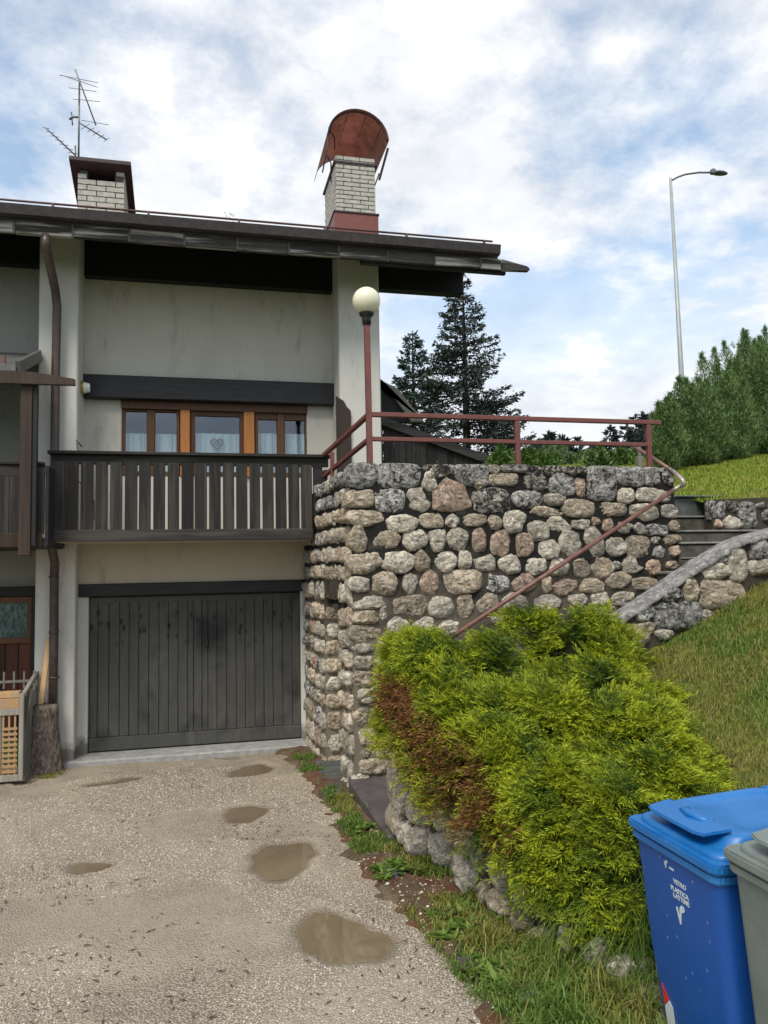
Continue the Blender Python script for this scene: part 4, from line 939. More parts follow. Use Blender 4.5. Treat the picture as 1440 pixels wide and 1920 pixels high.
MB().box((-4, 10.55, zl), (xr, 10.556, zu)).build('pane', M['glass'], fr)
n_ = 120; xs_ = np.linspace(-4, xr, n_); yo = 10.575+.008*np.sin(xs_*60); V = np.concatenate([np.stack([xs_, yo, np.full(n_, zl)], -1), np.stack([xs_, yo, np.full(n_, zu)], -1)])
i_ = np.arange(n_-1); o = raw('lace_curtain', V, np.stack([i_, i_+1, i_+1+n_, i_+n_], -1), M['lace'], fr, smooth=True)
MB().box((xr+.05, 10.47, -2.4), (-1.955, 10.59, ZN1-.122), .004).build('shutter', M['darkwood'], nb)
xe = xr+.05
while xe > -4: MB().box((xe-.15, 10.54, -2.4), (xe-.004, 10.59, zl-.075), .004).build('plank', M['redbrown'], nb); xe -= .154

# ------------------------------------------------------------------ things by the left pillar
bx_, by_ = PG(88, 1440).x, 9.92; gz = g0(by_)
V = []; K = 16; N = 36
for k in range(K+1):
    t = k/K; z = t*.80; r_ = .205-.055*t+.03*math.exp(-t*9)
    for j in range(N):
        a = 2*math.pi*j/N; V.append((bx_+r_*math.cos(a), by_+r_*math.sin(a)*.85, gz-.02+z))
V = np.array(V); dd = fbm(V*np.array([1, 1, .45]), 13., 4, 4); cen = np.array([bx_, by_, 0]); dr = V-cen; dr[:, 2] = 0; dr /= np.linalg.norm(dr, axis=1)[:, None]
V += dr*(dd*.012)[:, None]; Fc = []
for k in range(K):
    for j in range(N): Fc.append((k*N+j, k*N+(j+1) % N, (k+1)*N+(j+1) % N, (k+1)*N+j))
Fc.append(tuple(range(K*N, K*N+N)))
o = raw('log', V, Fc, M['bark'], smooth=True, origin=(bx_, by_, gz)); props(o, 'thick upright log with rough bark at the foot of the downpipe', 'log')
a, b = PY(76, 1322, 9.95), PY(93, 1195, 10.02)
o = MB().bar(a, b, .06, .025, (0, 1, 0), .003).build('leaning_plank', M['palewood'], None, a); props(o, 'narrow orange plank leaning on the pillar behind the log', 'plank')
# wooden lattice planter box
bxr = thing('lattice_box', 'wooden box with lattice sides and pine drawers in front of the neighbour window', 'wooden box', (-2.4, 9.5, g0(9.5)))
zt_ = PY(30, 1315, 9.35).z; zb_ = g0(9.35)+.03; xr = PY(37, 1400, 9.35).x
o = MB().box((xr-.012, 9.35, zb_), (xr+.035, 9.40, zt_+.08), .003).box((xr-.9, 9.35, zb_), (xr-.012, 9.40, zb_+.07), .003).box((xr-.9, 9.35, zt_-.15), (xr-.012, 9.40, zt_-.08), .003).build('frame', M['greywood'], bxr)
MB().box((xr-.9, 9.362, zb_+.07), (xr-.19, 9.385, zt_-.15), .003).build('panel', M['greywood'], bxr)
mb = MB()
for i in range(3): mb.box((xr-.185+i*.06, 9.365, zb_+.07), (xr-.165+i*.06, 9.38, zt_-.15))
for i in range(9): mb.box((xr-.185, 9.355, zb_+.09+i*.058), (xr-.03, 9.364, zb_+.12+i*.058))
mb.build('lattice', M['palewood'], bxr)
MB().box((xr-.9, 9.36, zt_-.08), (xr-.015, 9.44, zt_+.03), .004).build('drawer', M['palewood'], bxr)
MB().box((xr-.9, 9.37, zt_+.035), (xr-.015, 9.5, zt_+.10), .004).build('drawer', M['palewood'], bxr)
# side lattice running back
mb = MB(); zs = zt_+.16
mb.bar((xr+.02, 9.42, zt_+.06), (xr+.02, 10.1, zs+.05), .04, .05); mb.bar((xr+.02, 9.42, zb_), (xr+.02, 10.1, zb_), .04, .05); mb.box((xr, 10.08, zb_), (xr+.04, 10.12, zs+.05)); mb.build('side_frame', M['greywood'], bxr)
mb = MB()
for i in range(16):
    y0 = 9.42+i*.045-.3; 
    for sgn in (1, -1):
        p0 = Vector((xr+.02+sgn*.004, y0 if sgn > 0 else y0+.66, zb_)); p1 = Vector((xr+.02+sgn*.004, y0+.66 if sgn > 0 else y0, zt_+.06))
        # clip to the panel
        ts = [t for t in np.linspace(0, 1, 23) if 9.42 <= p0.y+(p1.y-p0.y)*t <= 10.1]
        if len(ts) > 1: mb.bar(p0.lerp(p1, ts[0]), p0.lerp(p1, ts[-1]), .006, .018, (1, 0, 0))
mb.build('side_lattice', M['greywood'], bxr)
mb = MB()
for i in range(6): mb.box((xr-.55+i*.11, 10.0, zt_+.05), (xr-.53+i*.11, 10.02, zt_+.25))
mb.box((xr-.8, 9.99, zt_+.12), (xr+.02, 10.0, zt_+.15)); mb.build('back_pickets', M['greywood'], bxr)

# ------------------------------------------------------------------ rails and lamps
RY = 7.84
rl = thing('terrace_railing', 'rust-red square tube railing along the top of the stone wall', 'railing', (1.71, RY, 1.05))
P0 = Vector((PY(692, 777, RY).x, RY, PY(692, 777, RY).z)); P1 = Vector((PY(1238, 790, RY).x, RY, P0.z))
zl = PY(700, 823, RY).z; xl = PY(1215, 830, RY).x
MB().bar(P0, P1, .055, .05, (0, 0, 1), .006).build('top_rail', M['rustred'], rl)
MB().bar((P0.x, RY, zl), (xl, RY, zl), .05, .045, (0, 0, 1), .005).build('lower_rail', M['rustred'], rl)
for px_ in (970, 1216): x = PY(px_, 830, RY).x; MB().bar((x, RY, .98), (x, RY, P0.z-.026), .055, .055, (1, 0, 0), .006).build('post', M['rustred'], rl)
E_ = Vector((1.50, 9.42, PY(615, 857, 9.42).z+.02)); E2 = Vector((1.50, 9.42, PY(615, 893, 9.42).z))
MB().bar(P0, E_, .055, .05, (0, 0, 1), .006).build('top_rail', M['rustred'], rl)
MB().bar((P0.x, RY, zl), E2, .05, .045, (0, 0, 1), .005).build('lower_rail', M['rustred'], rl)
x_ = 1.55; MB().bar((1.545, 9.05, .93), (1.545, 9.05, 1.37), .045, .045, (1, 0, 0), .005).build('post', M['rustred'], rl)
lp = thing('globe_lamp', 'white globe lamp on a rust-red post at the wall corner', 'lamp', (1.715, RY, 1.0))
gc = PY(687, 565, RY)
MB().bar((P0.x, RY, .98), (gc.x, RY, gc.z-.2), .06, .06, (1, 0, 0), .006).build('post', M['rustred'], lp)
MB().lathe((gc.x, RY, gc.z), [(.045, -.26), (.05, -.20), (.052, -.175), (.075, -.155), (.082, -.135), (.08, -.12)], 20).build('collar', M['black'], lp)
t_ = bmesh.new(); bmesh.ops.create_uvsphere(t_, u_segments=40, v_segments=24, radius=.150); t_.transform(Matrix.Translation(gc))
for f_ in t_.faces: f_.smooth = True
mb = MB(); mb.add(t_); mb.build('globe', M['globe'], lp)
hr_ = thing('stair_handrail', 'long brown tube handrail fixed to the wall above the stairs', 'handrail', (1.6, 7.5, -1.3))
HY = 7.52
a = PY(684, 1302, HY); b = PY(1262, 920, HY)
mb = MB(); mb.tube([a+Vector((-.05, .08, -.06)), a+Vector((-.03, .02, -.03)), a, a.lerp(b, .04)], .022, 10); mb.build('end_bracket', M['barezinc'], hr_)
mb = MB(); mb.tube([a.lerp(b, .035), b], .024, 12); mb.build('tube', M['rustrail'], hr_)
c_ = PY(1283, 908, 7.45); d_ = PX(1222, 858, c_.x); e_ = PX(1190, 838, c_.x)
mb = MB(); mb.tube([b, b.lerp(c_, .35)+Vector((0, 0, .004)), PY(1276, 911, HY), c_, PX(1280, 900, c_.x), PX(1262, 884, c_.x)], .025, 12); mb.build('bend', M['barezinc'], hr_)
mb = MB(); mb.tube([PX(1262, 884, c_.x), d_, e_], .024, 12); mb.build('tube', M['rustrail'], hr_)
mb = MB()
for t in (.12, .45, .8): p = a.lerp(b, t); mb.tube([p, p+Vector((0, .12, -.03))], .010, 6)
mb.build('bracket', M['rustrail'], hr_)
# small junction box
# street lamp
sp0 = PY(1281, 760, 19.0); sp1 = PY(1257, 334, 19.0); bx = (sp0.x+sp1.x)/2+.05
sL = thing('street_lamp', 'tall grey street lamp with a single curved arm above the hedge', 'street lamp', (sp0.x, 19, 1.5))
mb = MB(); mb.tube([(sp0.x, 19, .6), (sp0.x, 19, sp0.z), (sp1.x, 19, sp1.z)], [.085, .075, .04], 14); mb.build('pole', M['galv'], sL)
q1 = PY(1258, 339, 19); q2 = PY(1285, 327, 19); q3 = PY(1310, 323.5, 19); q4 = PY(1332, 323.5, 19)
mb = MB(); mb.tube([q1, q1.lerp(q2, .5)+Vector((0, 0, .02)), q2, q3, q4], .028, 10); mb.build('arm', M['lamphead'], sL)
hc = PY(1349, 325, 19)
t_ = bmesh.new(); bmesh.ops.create_uvsphere(t_, u_segments=24, v_segments=12, radius=1)
for v in t_.verts: v.co = Vector((v.co.x*.27, v.co.y*.13, (v.co.z*.07 if v.co.z > 0 else v.co.z*.045)))
for f_ in t_.faces: f_.smooth = True
t_.transform(Matrix.Translation(hc)); mb = MB(); mb.add(t_); mb.box((hc.x-.29, 18.93, hc.z-.05), (hc.x-.16, 19.07, hc.z+.10), .02); mb.build('lamp_head', M['lamphead'], sL)
# antenna on the left chimney
AY = 12.0
an = thing('tv_antenna', 'old multi-element television antenna on a mast by the left chimney', 'antenna', PY(147, 305, AY))
mb = MB(); mb.tube([PY(147, 330, AY), PY(149, 150, AY)], .014, 8); mb.build('mast', M['antenna'], an)
def yagi(a, b, els, r_=.010, name='yagi'):
    A, B = PY(a[0], a[1], AY-.1), PY(b[0], b[1], AY-.1+.2); mb = MB(); mb.tube([A, B], r_, 6)
    for t, L, dx, dz, dy in els: p = A.lerp(B, t); v = Vector((dx, dy, dz)).normalized()*L; mb.tube([p-v, p+v], .0045, 5)
    mb.build(name, M['antenna'], an)
yagi((141, 130), (180, 235), [(.17, .28, 1, .1, .3), (.21, .26, 1, -.12, .2), (.36, .2, 1, .16, .3), (.55, .2, 1, .2, .3), (.95, .2, 1, .1, .3)])
yagi((150, 231), (200, 262), [(.2, .1, .6, .8, .5), (.4, .08, .6, .8, .5), (.6, .08, .6, .8, .5), (.8, .07, .6, .8, .5), (1., .07, .6, .8, .5)])
yagi((86, 240), (142, 292), [(.0, .05, 1, .2, .6), (.15, .06, 1, .2, .6), (.3, .06, 1, .2, .6), (.45, .07, 1, .2, .6), (.6, .07, 1, .2, .6), (.75, .08, 1, .2, .6), (.9, .08, 1, .2, .6)])
mb = MB(); mb.tube([PY(148, 220, AY), PY(138, 219, AY), PY(130, 224, AY)], .016, 6); mb.tube([PY(134, 210, AY), PY(136, 235, AY)], .01, 5); mb.build('dipole_box', M['antenna'], an); mb = MB(); mb.tube([PY(141, 273, AY), PY(142, 290, AY), PY(138, 300, AY)], .012, 6); mb.build('bracket', M['antenna'], an)

# ------------------------------------------------------------------ bins
def rbox(mb, pts4a, pts4b): pass
def wheelie_bin(name, label, x0, y0, y1, zr, mb_body, mb_lid, ground):
    W = y1-y0; D = .72; t = thing(name, label, 'bin', (x0+.36, (y0+y1)/2, ground))
    yc = (y0+y1)/2
    # tapered body, wider at the rim
    def ring(z, dx0, dx1, hw, r_=.05, n=5):
        P = []
        xs0, xs1 = x0+dx0, x0+dx1
        for (cx, cy, a0) in ((xs0+r_, yc-hw+r_, 180), (xs1-r_, yc-hw+r_, 270), (xs1-r_, yc+hw-r_, 0), (xs0+r_, yc+hw-r_, 90)):
            for i in range(n): a = R(a0+90*i/(n-1)); P.append((cx+r_*math.cos(a), cy+r_*math.sin(a), z))
        return P
    rings = [ring(ground+.03, .13, .56, W/2-.075), ring(ground+.10, .12, .60, W/2-.07), ring(ground+.55, .065, .66, W/2-.042), ring(zr-.10, .03, .68, W/2-.028), ring(zr-.015, .025, .69, W/2-.024)]
    V = [p for r_ in rings for p in r_]; n = 20; Fc = []
    for k in range(len(rings)-1):
        for j in range(n): Fc.append((k*n+j, k*n+(j+1) % n, (k+1)*n+(j+1) % n, (k+1)*n+j))
    Fc.append(tuple(range(n))[::-1]); Fc.append(tuple(range(len(rings)*n-n, len(rings)*n)))
    body = raw('body', V, Fc, mb_body, t, smooth=True)
    md = body.modifiers.new('e', 'EDGE_SPLIT'); md.split_angle = R(40)
    # double rim
    def slabring(z0, z1, g, mat, nm, bev=.008):
        mb = MB(); mb.prism([(p[0], p[1], z0) for p in ring(0, -.0-g, .71+g, W/2+g-.004, .045)], (0, 0, z1-z0), bev); return mb.build(nm, mat, t)
    slabring(zr-.075, zr-.035, -.012, mb_lid, 'lower_rim'); slabring(zr-.034, zr+.004, .0, mb_lid, 'lid_rim')
    # lid: skirted raised panel that rises to the back hinge
    def lid_ring(z, i_, r_, front=0., slope=0.):
        return [(p[0], p[1], z+slope*(p[0]-x0)) for p in ring(0, i_+front, .70-i_*.6, W/2-i_, r_)]
    L = [lid_ring(zr+.005, .035, .06, 0), lid_ring(zr+.022, .038, .06, 0), lid_ring(zr+.028, .05, .06, .01), lid_ring(zr+.028, .066, .07, .045, .0), lid_ring(zr+.06, .072, .075, .055, .05), lid_ring(zr+.068, .085, .08, .06, .05), lid_ring(zr+.066, .11, .08, .12, .04), lid_ring(zr+.048, .135, .07, .15, .05), lid_ring(zr+.046, .17, .05, .22, .05)]
    V = [p for r_ in L for p in r_]; Fc = []
    for k in range(len(L)-1):
        for j in range(n): Fc.append((k*n+j, k*n+(j+1) % n, (k+1)*n+(j+1) % n, (k+1)*n+j))
    Fc.append(tuple(range(len(L)*n-n, len(L)*n)))
    lid = raw('lid', V, Fc, mb_lid, t, smooth=True); md = lid.modifiers.new('s', 'SUBSURF'); md.levels = 1; md.render_levels = 2
    # front grip lip and thumb recess
    mb = MB(); zl_ = zr+.066
    mb.prism([(x0+.045, yc-W*.30, zl_), (x0+.03, yc-W*.22, zl_-.004), (x0+.03, yc+W*.22, zl_-.004), (x0+.045, yc+W*.30, zl_), (x0+.16, yc+W*.33, zl_+.012), (x0+.16, yc-W*.33, zl_+.012)], (0, 0, .014), .005)
    mb.build('lid_grip', mb_lid, lid)
    mb = MB(); mb.tube([(x0+.17, yc-W*.14, zl_+.012), (x0+.125, yc-W*.10, zl_+.022), (x0+.11, yc, zl_+.026), (x0+.125, yc+W*.10, zl_+.022), (x0+.17, yc+W*.14, zl_+.012)], .012, 8); mb.build('lid_ridge', mb_lid, lid)
    mb = MB(); mb.tube([(x0+.735, yc-W*.45, zr+.06), (x0+.735, yc+W*.45, zr+.06)], .018, 10)
    for s in (-.4, -.15, .15, .4): mb.box((x0+.66, yc+W*s-.03, zr-.02), (x0+.755, yc+W*s+.03, zr+.085), .015)
    mb.build('hinge_handle', mb_body if mb_body != M['binblue'] else M['lidblue'], t)
    for s in (-1, 1):
        mb = MB(); tb = bmesh.new(); bmesh.ops.create_cone(tb, segments=24, radius1=.10, radius2=.10, depth=.05, cap_ends=True); tb.transform(Matrix.Translation((x0+.60, yc+s*(W/2-.03), ground+.10)) @ Matrix.Rotation(math.pi/2, 4, 'X')); mb.add(tb); mb.build('wheel', M['black'], t)
    return t, yc
BX0, BYA, BYB, BZR = 1.805, 2.50, 3.12, -1.115; BG = -2.17
bb, byc = wheelie_bin('wheelie_bin', 'blue wheeled bin with white lettering standing in the grass', BX0, BYA, BYB, BZR, M['binblue'], M['lidblue'], BG)
wheelie_bin('wheelie_bin', 'grey-green wheeled bin cut off at the lower right edge', BX0+.0, 1.88, 2.485, BZR+.088, M['bingrey'], M['bingrey'], BG)
# prints on the blue front: the front leans, so place along it
def frontx(z): return BX0+float(np.interp(z, [BG+.03, BG+.10, BG+.55, BZR-.10, BZR-.015], [.13, .12, .065, .03, .025]))
def text_mesh(s, size, yl, zb, name='print', bold=.0):
    cu = bpy.data.curves.new('t', 'FONT'); cu.body = s; cu.size = size; cu.extrude = .0006; cu.offset = bold; cu.space_character = 1.0; cu.resolution_u = 3
    ob = bpy.data.objects.new('t', cu); COL.objects.link(ob); bpy.context.view_layer.update()
    me = bpy.data.meshes.new_from_object(ob.evaluated_get(bpy.context.evaluated_depsgraph_get())); bpy.data.objects.remove(ob)
    V = np.zeros(len(me.vertices)*3); me.vertices.foreach_get('co', V); V = V.reshape(-1, 3)
    W = np.stack([V[:, 2], yl-V[:, 0], zb+V[:, 1]], -1)
    W[:, 0] = np.array([frontx(z) for z in W[:, 2]])-.0022-V[:, 2]
    Fc = [tuple(p.vertices) for p in me.polygons]; bpy.data.meshes.remove(me)
    return raw(name, W, Fc, M['print'], bb)
def print_poly(pts, mat='print', name='print'):
    # pts in (y,z) on the front face
    V = [(frontx(z)-.0035, y, z) for y, z in pts]+[(frontx(z)-.0015, y, z) for y, z in pts]; n = len(pts)
    Fc = [tuple(range(n)), tuple(range(2*n-1, n-1, -1))]+[(i, i+n, (i+1) % n+n, (i+1) % n) for i in range(n)]
    return raw(name, V, Fc, M[mat], bb)
def onf(px, py):
    x = BX0+.05
    for _ in range(4): p = PX(px, py, x); x = frontx(p.z)
    return p
ql = onf(1262, 1652); qr = onf(1296, 1688)
sz = .034
yl = onf(1260, 1665).y
for s_, py_, px_ in (('VETRO', 1655, 1264), ('PLASTICA', 1666.5, 1259), ('LATTINE', 1681, 1264)):
    p = onf(px_, py_); text_mesh(s_, .0265, p.y, p.z, bold=.0006)
def leafV(px, py, s):
    p = onf(px, py); y0, z0 = p.y, p.z
    pv = [(0, 1.0), (.20, 1.05), (.42, .15), (.52, .8), (.60, 1.15), (.85, 1.42), (1.1, 1.45), (1.28, 1.3), (1.3, 1.05), (1.15, .85), (.85, .78), (.74, .6), (.52, -.45), (.36, -.45)]
    print_poly([(y0-a*s, z0+b*s) for a, b in pv])
leafV(1271, 1720, .043); leafV(1247, 1622, .018)
p = onf(1255, 1626); [print_poly([(p.y-.004-i*.0075, p.z-.004), (p.y-.0095-i*.0075, p.z-.004), (p.y-.0095-i*.0075, p.z+.004), (p.y-.004-i*.0075, p.z+.004)]) for i in range(4)]
a = onf(1264, 1862); yh = byc+.185
zz = a.z
print_poly([(yh+.01, zz), (yh-.03, zz-.05), (yh+.01, zz-.09)], 'redtape', 'reflector'); print_poly([(yh-.031, zz-.052), (yh-.05, zz-.075), (yh-.05, zz-.20), (yh+.008, zz-.20), (yh+.009, zz-.093)], 'whitetape', 'reflector')
print_poly([(yh+.008, zz-.202), (yh-.05, zz-.202), (yh-.05, zz-.27), (yh+.006, zz-.27)], 'redtape', 'reflector')

# ------------------------------------------------------------------ foliage helpers
def kites(P, D, L, Wd, side=None, droop=0.):
    """N kites: base P, direction D, length L, width Wd -> verts, faces"""
    N = len(P); D = D/np.linalg.norm(D, axis=1)[:, None]
    if side is None:
        side = rng.normal(size=(N, 3))
    side = side - D*(side*D).sum(1)[:, None]; side /= np.linalg.norm(side, axis=1)[:, None]+1e-9
    L = np.broadcast_to(L, (N,))[:, None]; Wd = np.broadcast_to(Wd, (N,))[:, None]
    mid = P+D*L*.42; tip = P+D*L; tip[:, 2] -= (droop*L)[:, 0] if not np.isscalar(droop) else droop*L[:, 0]
    V = np.stack([P, mid+side*Wd/2, tip, mid-side*Wd/2], 1).reshape(-1, 3)
    Fc = np.arange(4*N).reshape(-1, 4); return V, Fc
def blades(P, H, Wd, lean=.5):
    """grass: 2-segment bent blades"""
    N = len(P); a = rng.random(N)*2*math.pi; dx = np.stack([np.cos(a), np.sin(a), 0*a], -1); sd = np.stack([-np.sin(a), np.cos(a), 0*a], -1)
    l = (rng.random(N)*lean)[:, None]; H = H[:, None]; Wd = np.broadcast_to(Wd, (N,))[:, None]
    b = P; m = P+dx*H*l*.35+np.array([0, 0, 1])*H*.6; t = P+dx*H*l*1.2+np.array([0, 0, 1])*H*(1-.45*l*l*2)
    V = np.stack([b-sd*Wd/2, b+sd*Wd/2, m+sd*Wd*.4, m-sd*Wd*.4, t+sd*Wd*.03, t-sd*Wd*.03], 1).reshape(-1, 3)
    i = np.arange(N)*6; Fc = np.concatenate([np.stack([i, i+1, i+2, i+3], -1), np.stack([i+3, i+2, i+4, i+5], -1)]); return V, Fc
def join(parts):
    Vs, Fs, o = [], [], 0
    for V, F_ in parts: Vs.append(V); Fs.append(F_+o); o += len(V)
    return np.concatenate(Vs), np.concatenate(Fs)

# ------------------------------------------------------------------ junipers
def inpoly(x, y, poly):
    r = np.zeros(x.shape, bool); n = len(poly)
    for i in range(n):
        x0, y0 = poly[i]; x1, y1 = poly[(i+1) % n]
        c = ((y0 > y) != (y1 > y)) & (x < (x1-x0)*(y-y0)/((y1-y0)+1e-12)+x0); r ^= c
    return r
def dpoly(x, y, poly):
    d = np.full(x.shape, 1e9); n = len(poly)
    for i in range(n):
        x0, y0 = poly[i]; x1, y1 = poly[(i+1) % n]; dx, dy = x1-x0, y1-y0
        t = np.clip(((x-x0)*dx+(y-y0)*dy)/(dx*dx+dy*dy), 0, 1); d = np.minimum(d, np.hypot(x-x0-t*dx, y-y0-t*dy))
    return np.where(inpoly(x, y, poly), d, -d)
def juniper(label, poly, ztop, zlow, root, nplume, edge, browns, seed, lumpf=2.2):
    r = np.random.default_rng(seed)
    def surf(x, y):
        d = dpoly(x, y, poly); e = np.clip(d/edge, 0, 1); e = (1-(1-e)**2.2)**.7
        zl = zlow(x, y); zt_ = ztop(x, y)+.10*n2d(x, y, lumpf, 3, seed)+.05*np.sin((y+.3*x)*9+n2d(x, y, 1.5, 2, seed+9)*4)
        return zl+(zt_-zl)*e, d
    bb_ = np.array(poly); x0, y0 = bb_.min(0); x1, y1 = bb_.max(0)
    t = thing('juniper_shrub', label, 'shrub', (root[0], root[1], float(zlow(np.array([root[0]]), np.array([root[1]]))[0])))
    # sample surface proportional to area
    cand = nplume*14; X = r.uniform(x0, x1, cand); Y = r.uniform(y0, y1, cand); Z_, d = surf(X, Y); h = .03
    zx = (surf(X+h, Y)[0]-surf(X-h, Y)[0])/(2*h); zy = (surf(X, Y+h)[0]-surf(X, Y-h)[0])/(2*h)
    wgt = np.sqrt(1+np.clip(zx*zx+zy*zy, 0, 25))*(d > .0)*(n2d(X, Y, 4.2, 2, seed+31) > -.42); pk = r.choice(cand, nplume, False, wgt/wgt.sum())
    X, Y, Z_, zx, zy = X[pk], Y[pk], Z_[pk], zx[pk], zy[pk]
    Nn = np.stack([-zx, -zy, np.ones_like(zx)], -1); Nn /= np.linalg.norm(Nn, axis=1)[:, None]
    out_ = np.stack([X-root[0], Y-root[1], 0*X], -1); out_ /= np.linalg.norm(out_, axis=1)[:, None]+1e-6
    K_ = nplume//13; ck = r.choice(nplume, K_, False); CC = np.stack([X[ck], Y[ck], Z_[ck]], -1); off_k = r.uniform(-.13, .06, K_)
    PP = np.stack([X, Y, Z_], -1); dk = np.linalg.norm(PP[:, None]-CC[None]*1.0, axis=2); near = dk.argmin(1); dn = dk.min(1)
    lift_c = (off_k[near]+.13*(1-np.clip(dn/.19, 0, 1.35)**2))*np.clip(Nn[:, 2]*1.3, .15, 1)
    rad_ = PP-CC[near]; rad_ /= np.linalg.norm(rad_, axis=1)[:, None]+1e-6; out_ = out_*.75+rad_*np.array([1, 1, .4])*.8; out_ /= np.linalg.norm(out_, axis=1)[:, None]+1e-6
    Z_ = Z_+lift_c
    ang = r.normal(0, .45, nplume); ca, sa = np.cos(ang), np.sin(ang); out_ = np.stack([out_[:, 0]*ca-out_[:, 1]*sa, out_[:, 0]*sa+out_[:, 1]*ca, out_[:, 2]], -1)
    tang = out_-Nn*(out_*Nn).sum(1)[:, None]*.55; tang[:, 2] = tang[:, 2]*.7+r.uniform(-.05, .26, nplume); tang /= np.linalg.norm(tang, axis=1)[:, None]
    Lp = r.uniform(.18, .38, nplume); upn = Nn+np.array([0, 0, .8]); sd_ = np.cross(tang, upn); sd_ /= np.linalg.norm(sd_, axis=1)[:, None]; nn_ = np.cross(sd_, tang)
    base = np.stack([X, Y, Z_], -1)-tang*Lp[:, None]*.6-Nn*r.uniform(.0, .07, nplume)[:, None]
    ns = 40
    # sprays inside each plume: position along axis and to the side
    u = r.random((nplume, ns))**.75; s_ = r.uniform(-1, 1, (nplume, ns))*(.25+.75*(1-np.abs(u-.45)*1.1))*.42
    lift = r.normal(0, .022, (nplume, ns))+.05*u*(1-u)*2-.05*np.abs(s_)
    O = base[:, None]+tang[:, None]*(u*Lp[:, None])[..., None]+sd_[:, None]*(s_*Lp[:, None])[..., None]+nn_[:, None]*lift[..., None]
    A = tang[:, None]*1.0+sd_[:, None]*(s_*2.0+r.normal(0, .35, s_.shape))[..., None]+nn_[:, None]*(.25+r.normal(0, .28, s_.shape))[..., None]
    O = O.reshape(-1, 3); A = A.reshape(-1, 3); A /= np.linalg.norm(A, axis=1)[:, None]; NN = np.repeat(nn_, ns, 0); tipf = (u*(1-.4*np.abs(s_))).reshape(-1)
    tipf = np.clip(tipf**1.3+np.repeat(r.normal(-.05, .22, nplume), ns), 0, 1)
    S_ = np.cross(A, NN); S_ /= np.linalg.norm(S_, axis=1)[:, None]+1e-9; ls = r.uniform(.05, .115, len(O))
    nb_ = 12; Ps, Ds, Ls, Ws, Ti = [], [], [], [], []
    for j in range(nb_):
        f_ = j/nb_; sg = 1 if j % 2 else -1
        th = r.uniform(.45, .95, len(O)); D_ = A*np.cos(th)[:, None]+S_*(sg*np.sin(th))[:, None]+NN*r.normal(.12, .3, len(O))[:, None]
        if j == nb_-1: D_ = A; 
        Ps.append(O+A*(ls*f_)[:, None]); Ds.append(D_); Ls.append(ls*(.62-.32*f_)*r.uniform(.7, 1.3, len(O))); Ws.append(np.full(len(O), .0068)); Ti.append(np.clip(tipf*.75+.25*f_, 0, 1))
    P = np.concatenate(Ps); D = np.concatenate(Ds); V, Fc = kites(P, D, np.concatenate(Ls), np.concatenate(Ws))
    ti = np.concatenate(Ti); tip = np.stack([ti*.55, ti*.85, np.clip(ti*1.25, 0, 1), ti*.85], 1).reshape(-1)
    br = np.zeros(len(P)); nse = n2d(P[:, 0], P[:, 2]+P[:, 1], 6, 3, seed+3)
    for (c_, rad, am) in browns:
        dd = np.linalg.norm((P-np.array(c_))/np.array(rad), axis=1); br = np.maximum(br, np.clip((1.1-dd+.45*nse)*2.5, 0, 1)*am)
    br = np.where(rng.random(len(P)) < br, 1., 0.)*.95
    raw('foliage', V, Fc, M['juniper'], t, attrs={'tip': tip*(1-np.repeat(br, 4)), 'brown': np.repeat(br, 4)})
    # added dark sheet standing for the shade inside, plus branches
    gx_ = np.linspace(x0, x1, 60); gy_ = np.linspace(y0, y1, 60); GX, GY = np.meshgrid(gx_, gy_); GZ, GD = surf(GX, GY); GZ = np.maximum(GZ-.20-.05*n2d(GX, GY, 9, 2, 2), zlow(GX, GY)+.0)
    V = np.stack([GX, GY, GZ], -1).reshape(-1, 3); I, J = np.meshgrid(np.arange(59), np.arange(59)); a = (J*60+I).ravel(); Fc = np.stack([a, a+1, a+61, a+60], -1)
    c_ = V[Fc].mean(1); Fc = Fc[dpoly(c_[:, 0], c_[:, 1], poly) > .13]; raw('shade_core', V, Fc, M['core'], t, smooth=True)
    mb = MB()
    for i in range(0, nplume, 6):
        p1 = Vector(base[i])-Vector((0, 0, .16)); p0 = Vector((root[0]+random.uniform(-.15, .15), root[1]+random.uniform(-.15, .15), p1.z-.35)); mb.tube([p0, p0.lerp(p1, .5)+Vector((0, 0, .05)), p1], [.016, .011, .005], 5)
    mb.build('branches', M['dbark'], t)
bk = lambda x, y: np.maximum(bank_h(np.maximum(x, wallx(y)+.12), y), -1.93-.0425*y+.12)
J1 = [(1.42, 5.90), (1.34, 5.6), (1.44, 5.2), (1.56, 4.75), (1.70, 4.28), (1.84, 3.86), (2.06, 3.62), (2.5, 3.52), (2.75, 3.72), (3.02, 4.12), (3.25, 4.65), (3.38, 5.1), (3.2, 5.36), (2.9, 5.42), (2.3, 5.65)]
BR = []
def b3(px, py, y, r_, am): p = PY(px, py, y); BR.append(((p.x, p.y, p.z), r_, am))
b3(770, 1460, 5.2, (.34, .8, .42), .30); b3(745, 1330, 5.35, (.20, .35, .26), .95); b3(790, 1390, 5.0, (.2, .35, .2), .8); b3(850, 1440, 4.75, (.2, .3, .25), .6); b3(880, 1490, 4.5, (.16, .3, .22), .85); b3(830, 1560, 4.6, (.2, .3, .15), .6)
b3(1040, 1600, 3.65, (.09, .22, .10), .95); b3(1090, 1530, 3.7, (.08, .25, .05), .95); b3(720, 1275, 5.5, (.1, .3, .07), .6); b3(930, 1560, 4.3, (.2, .25, .12), .4)
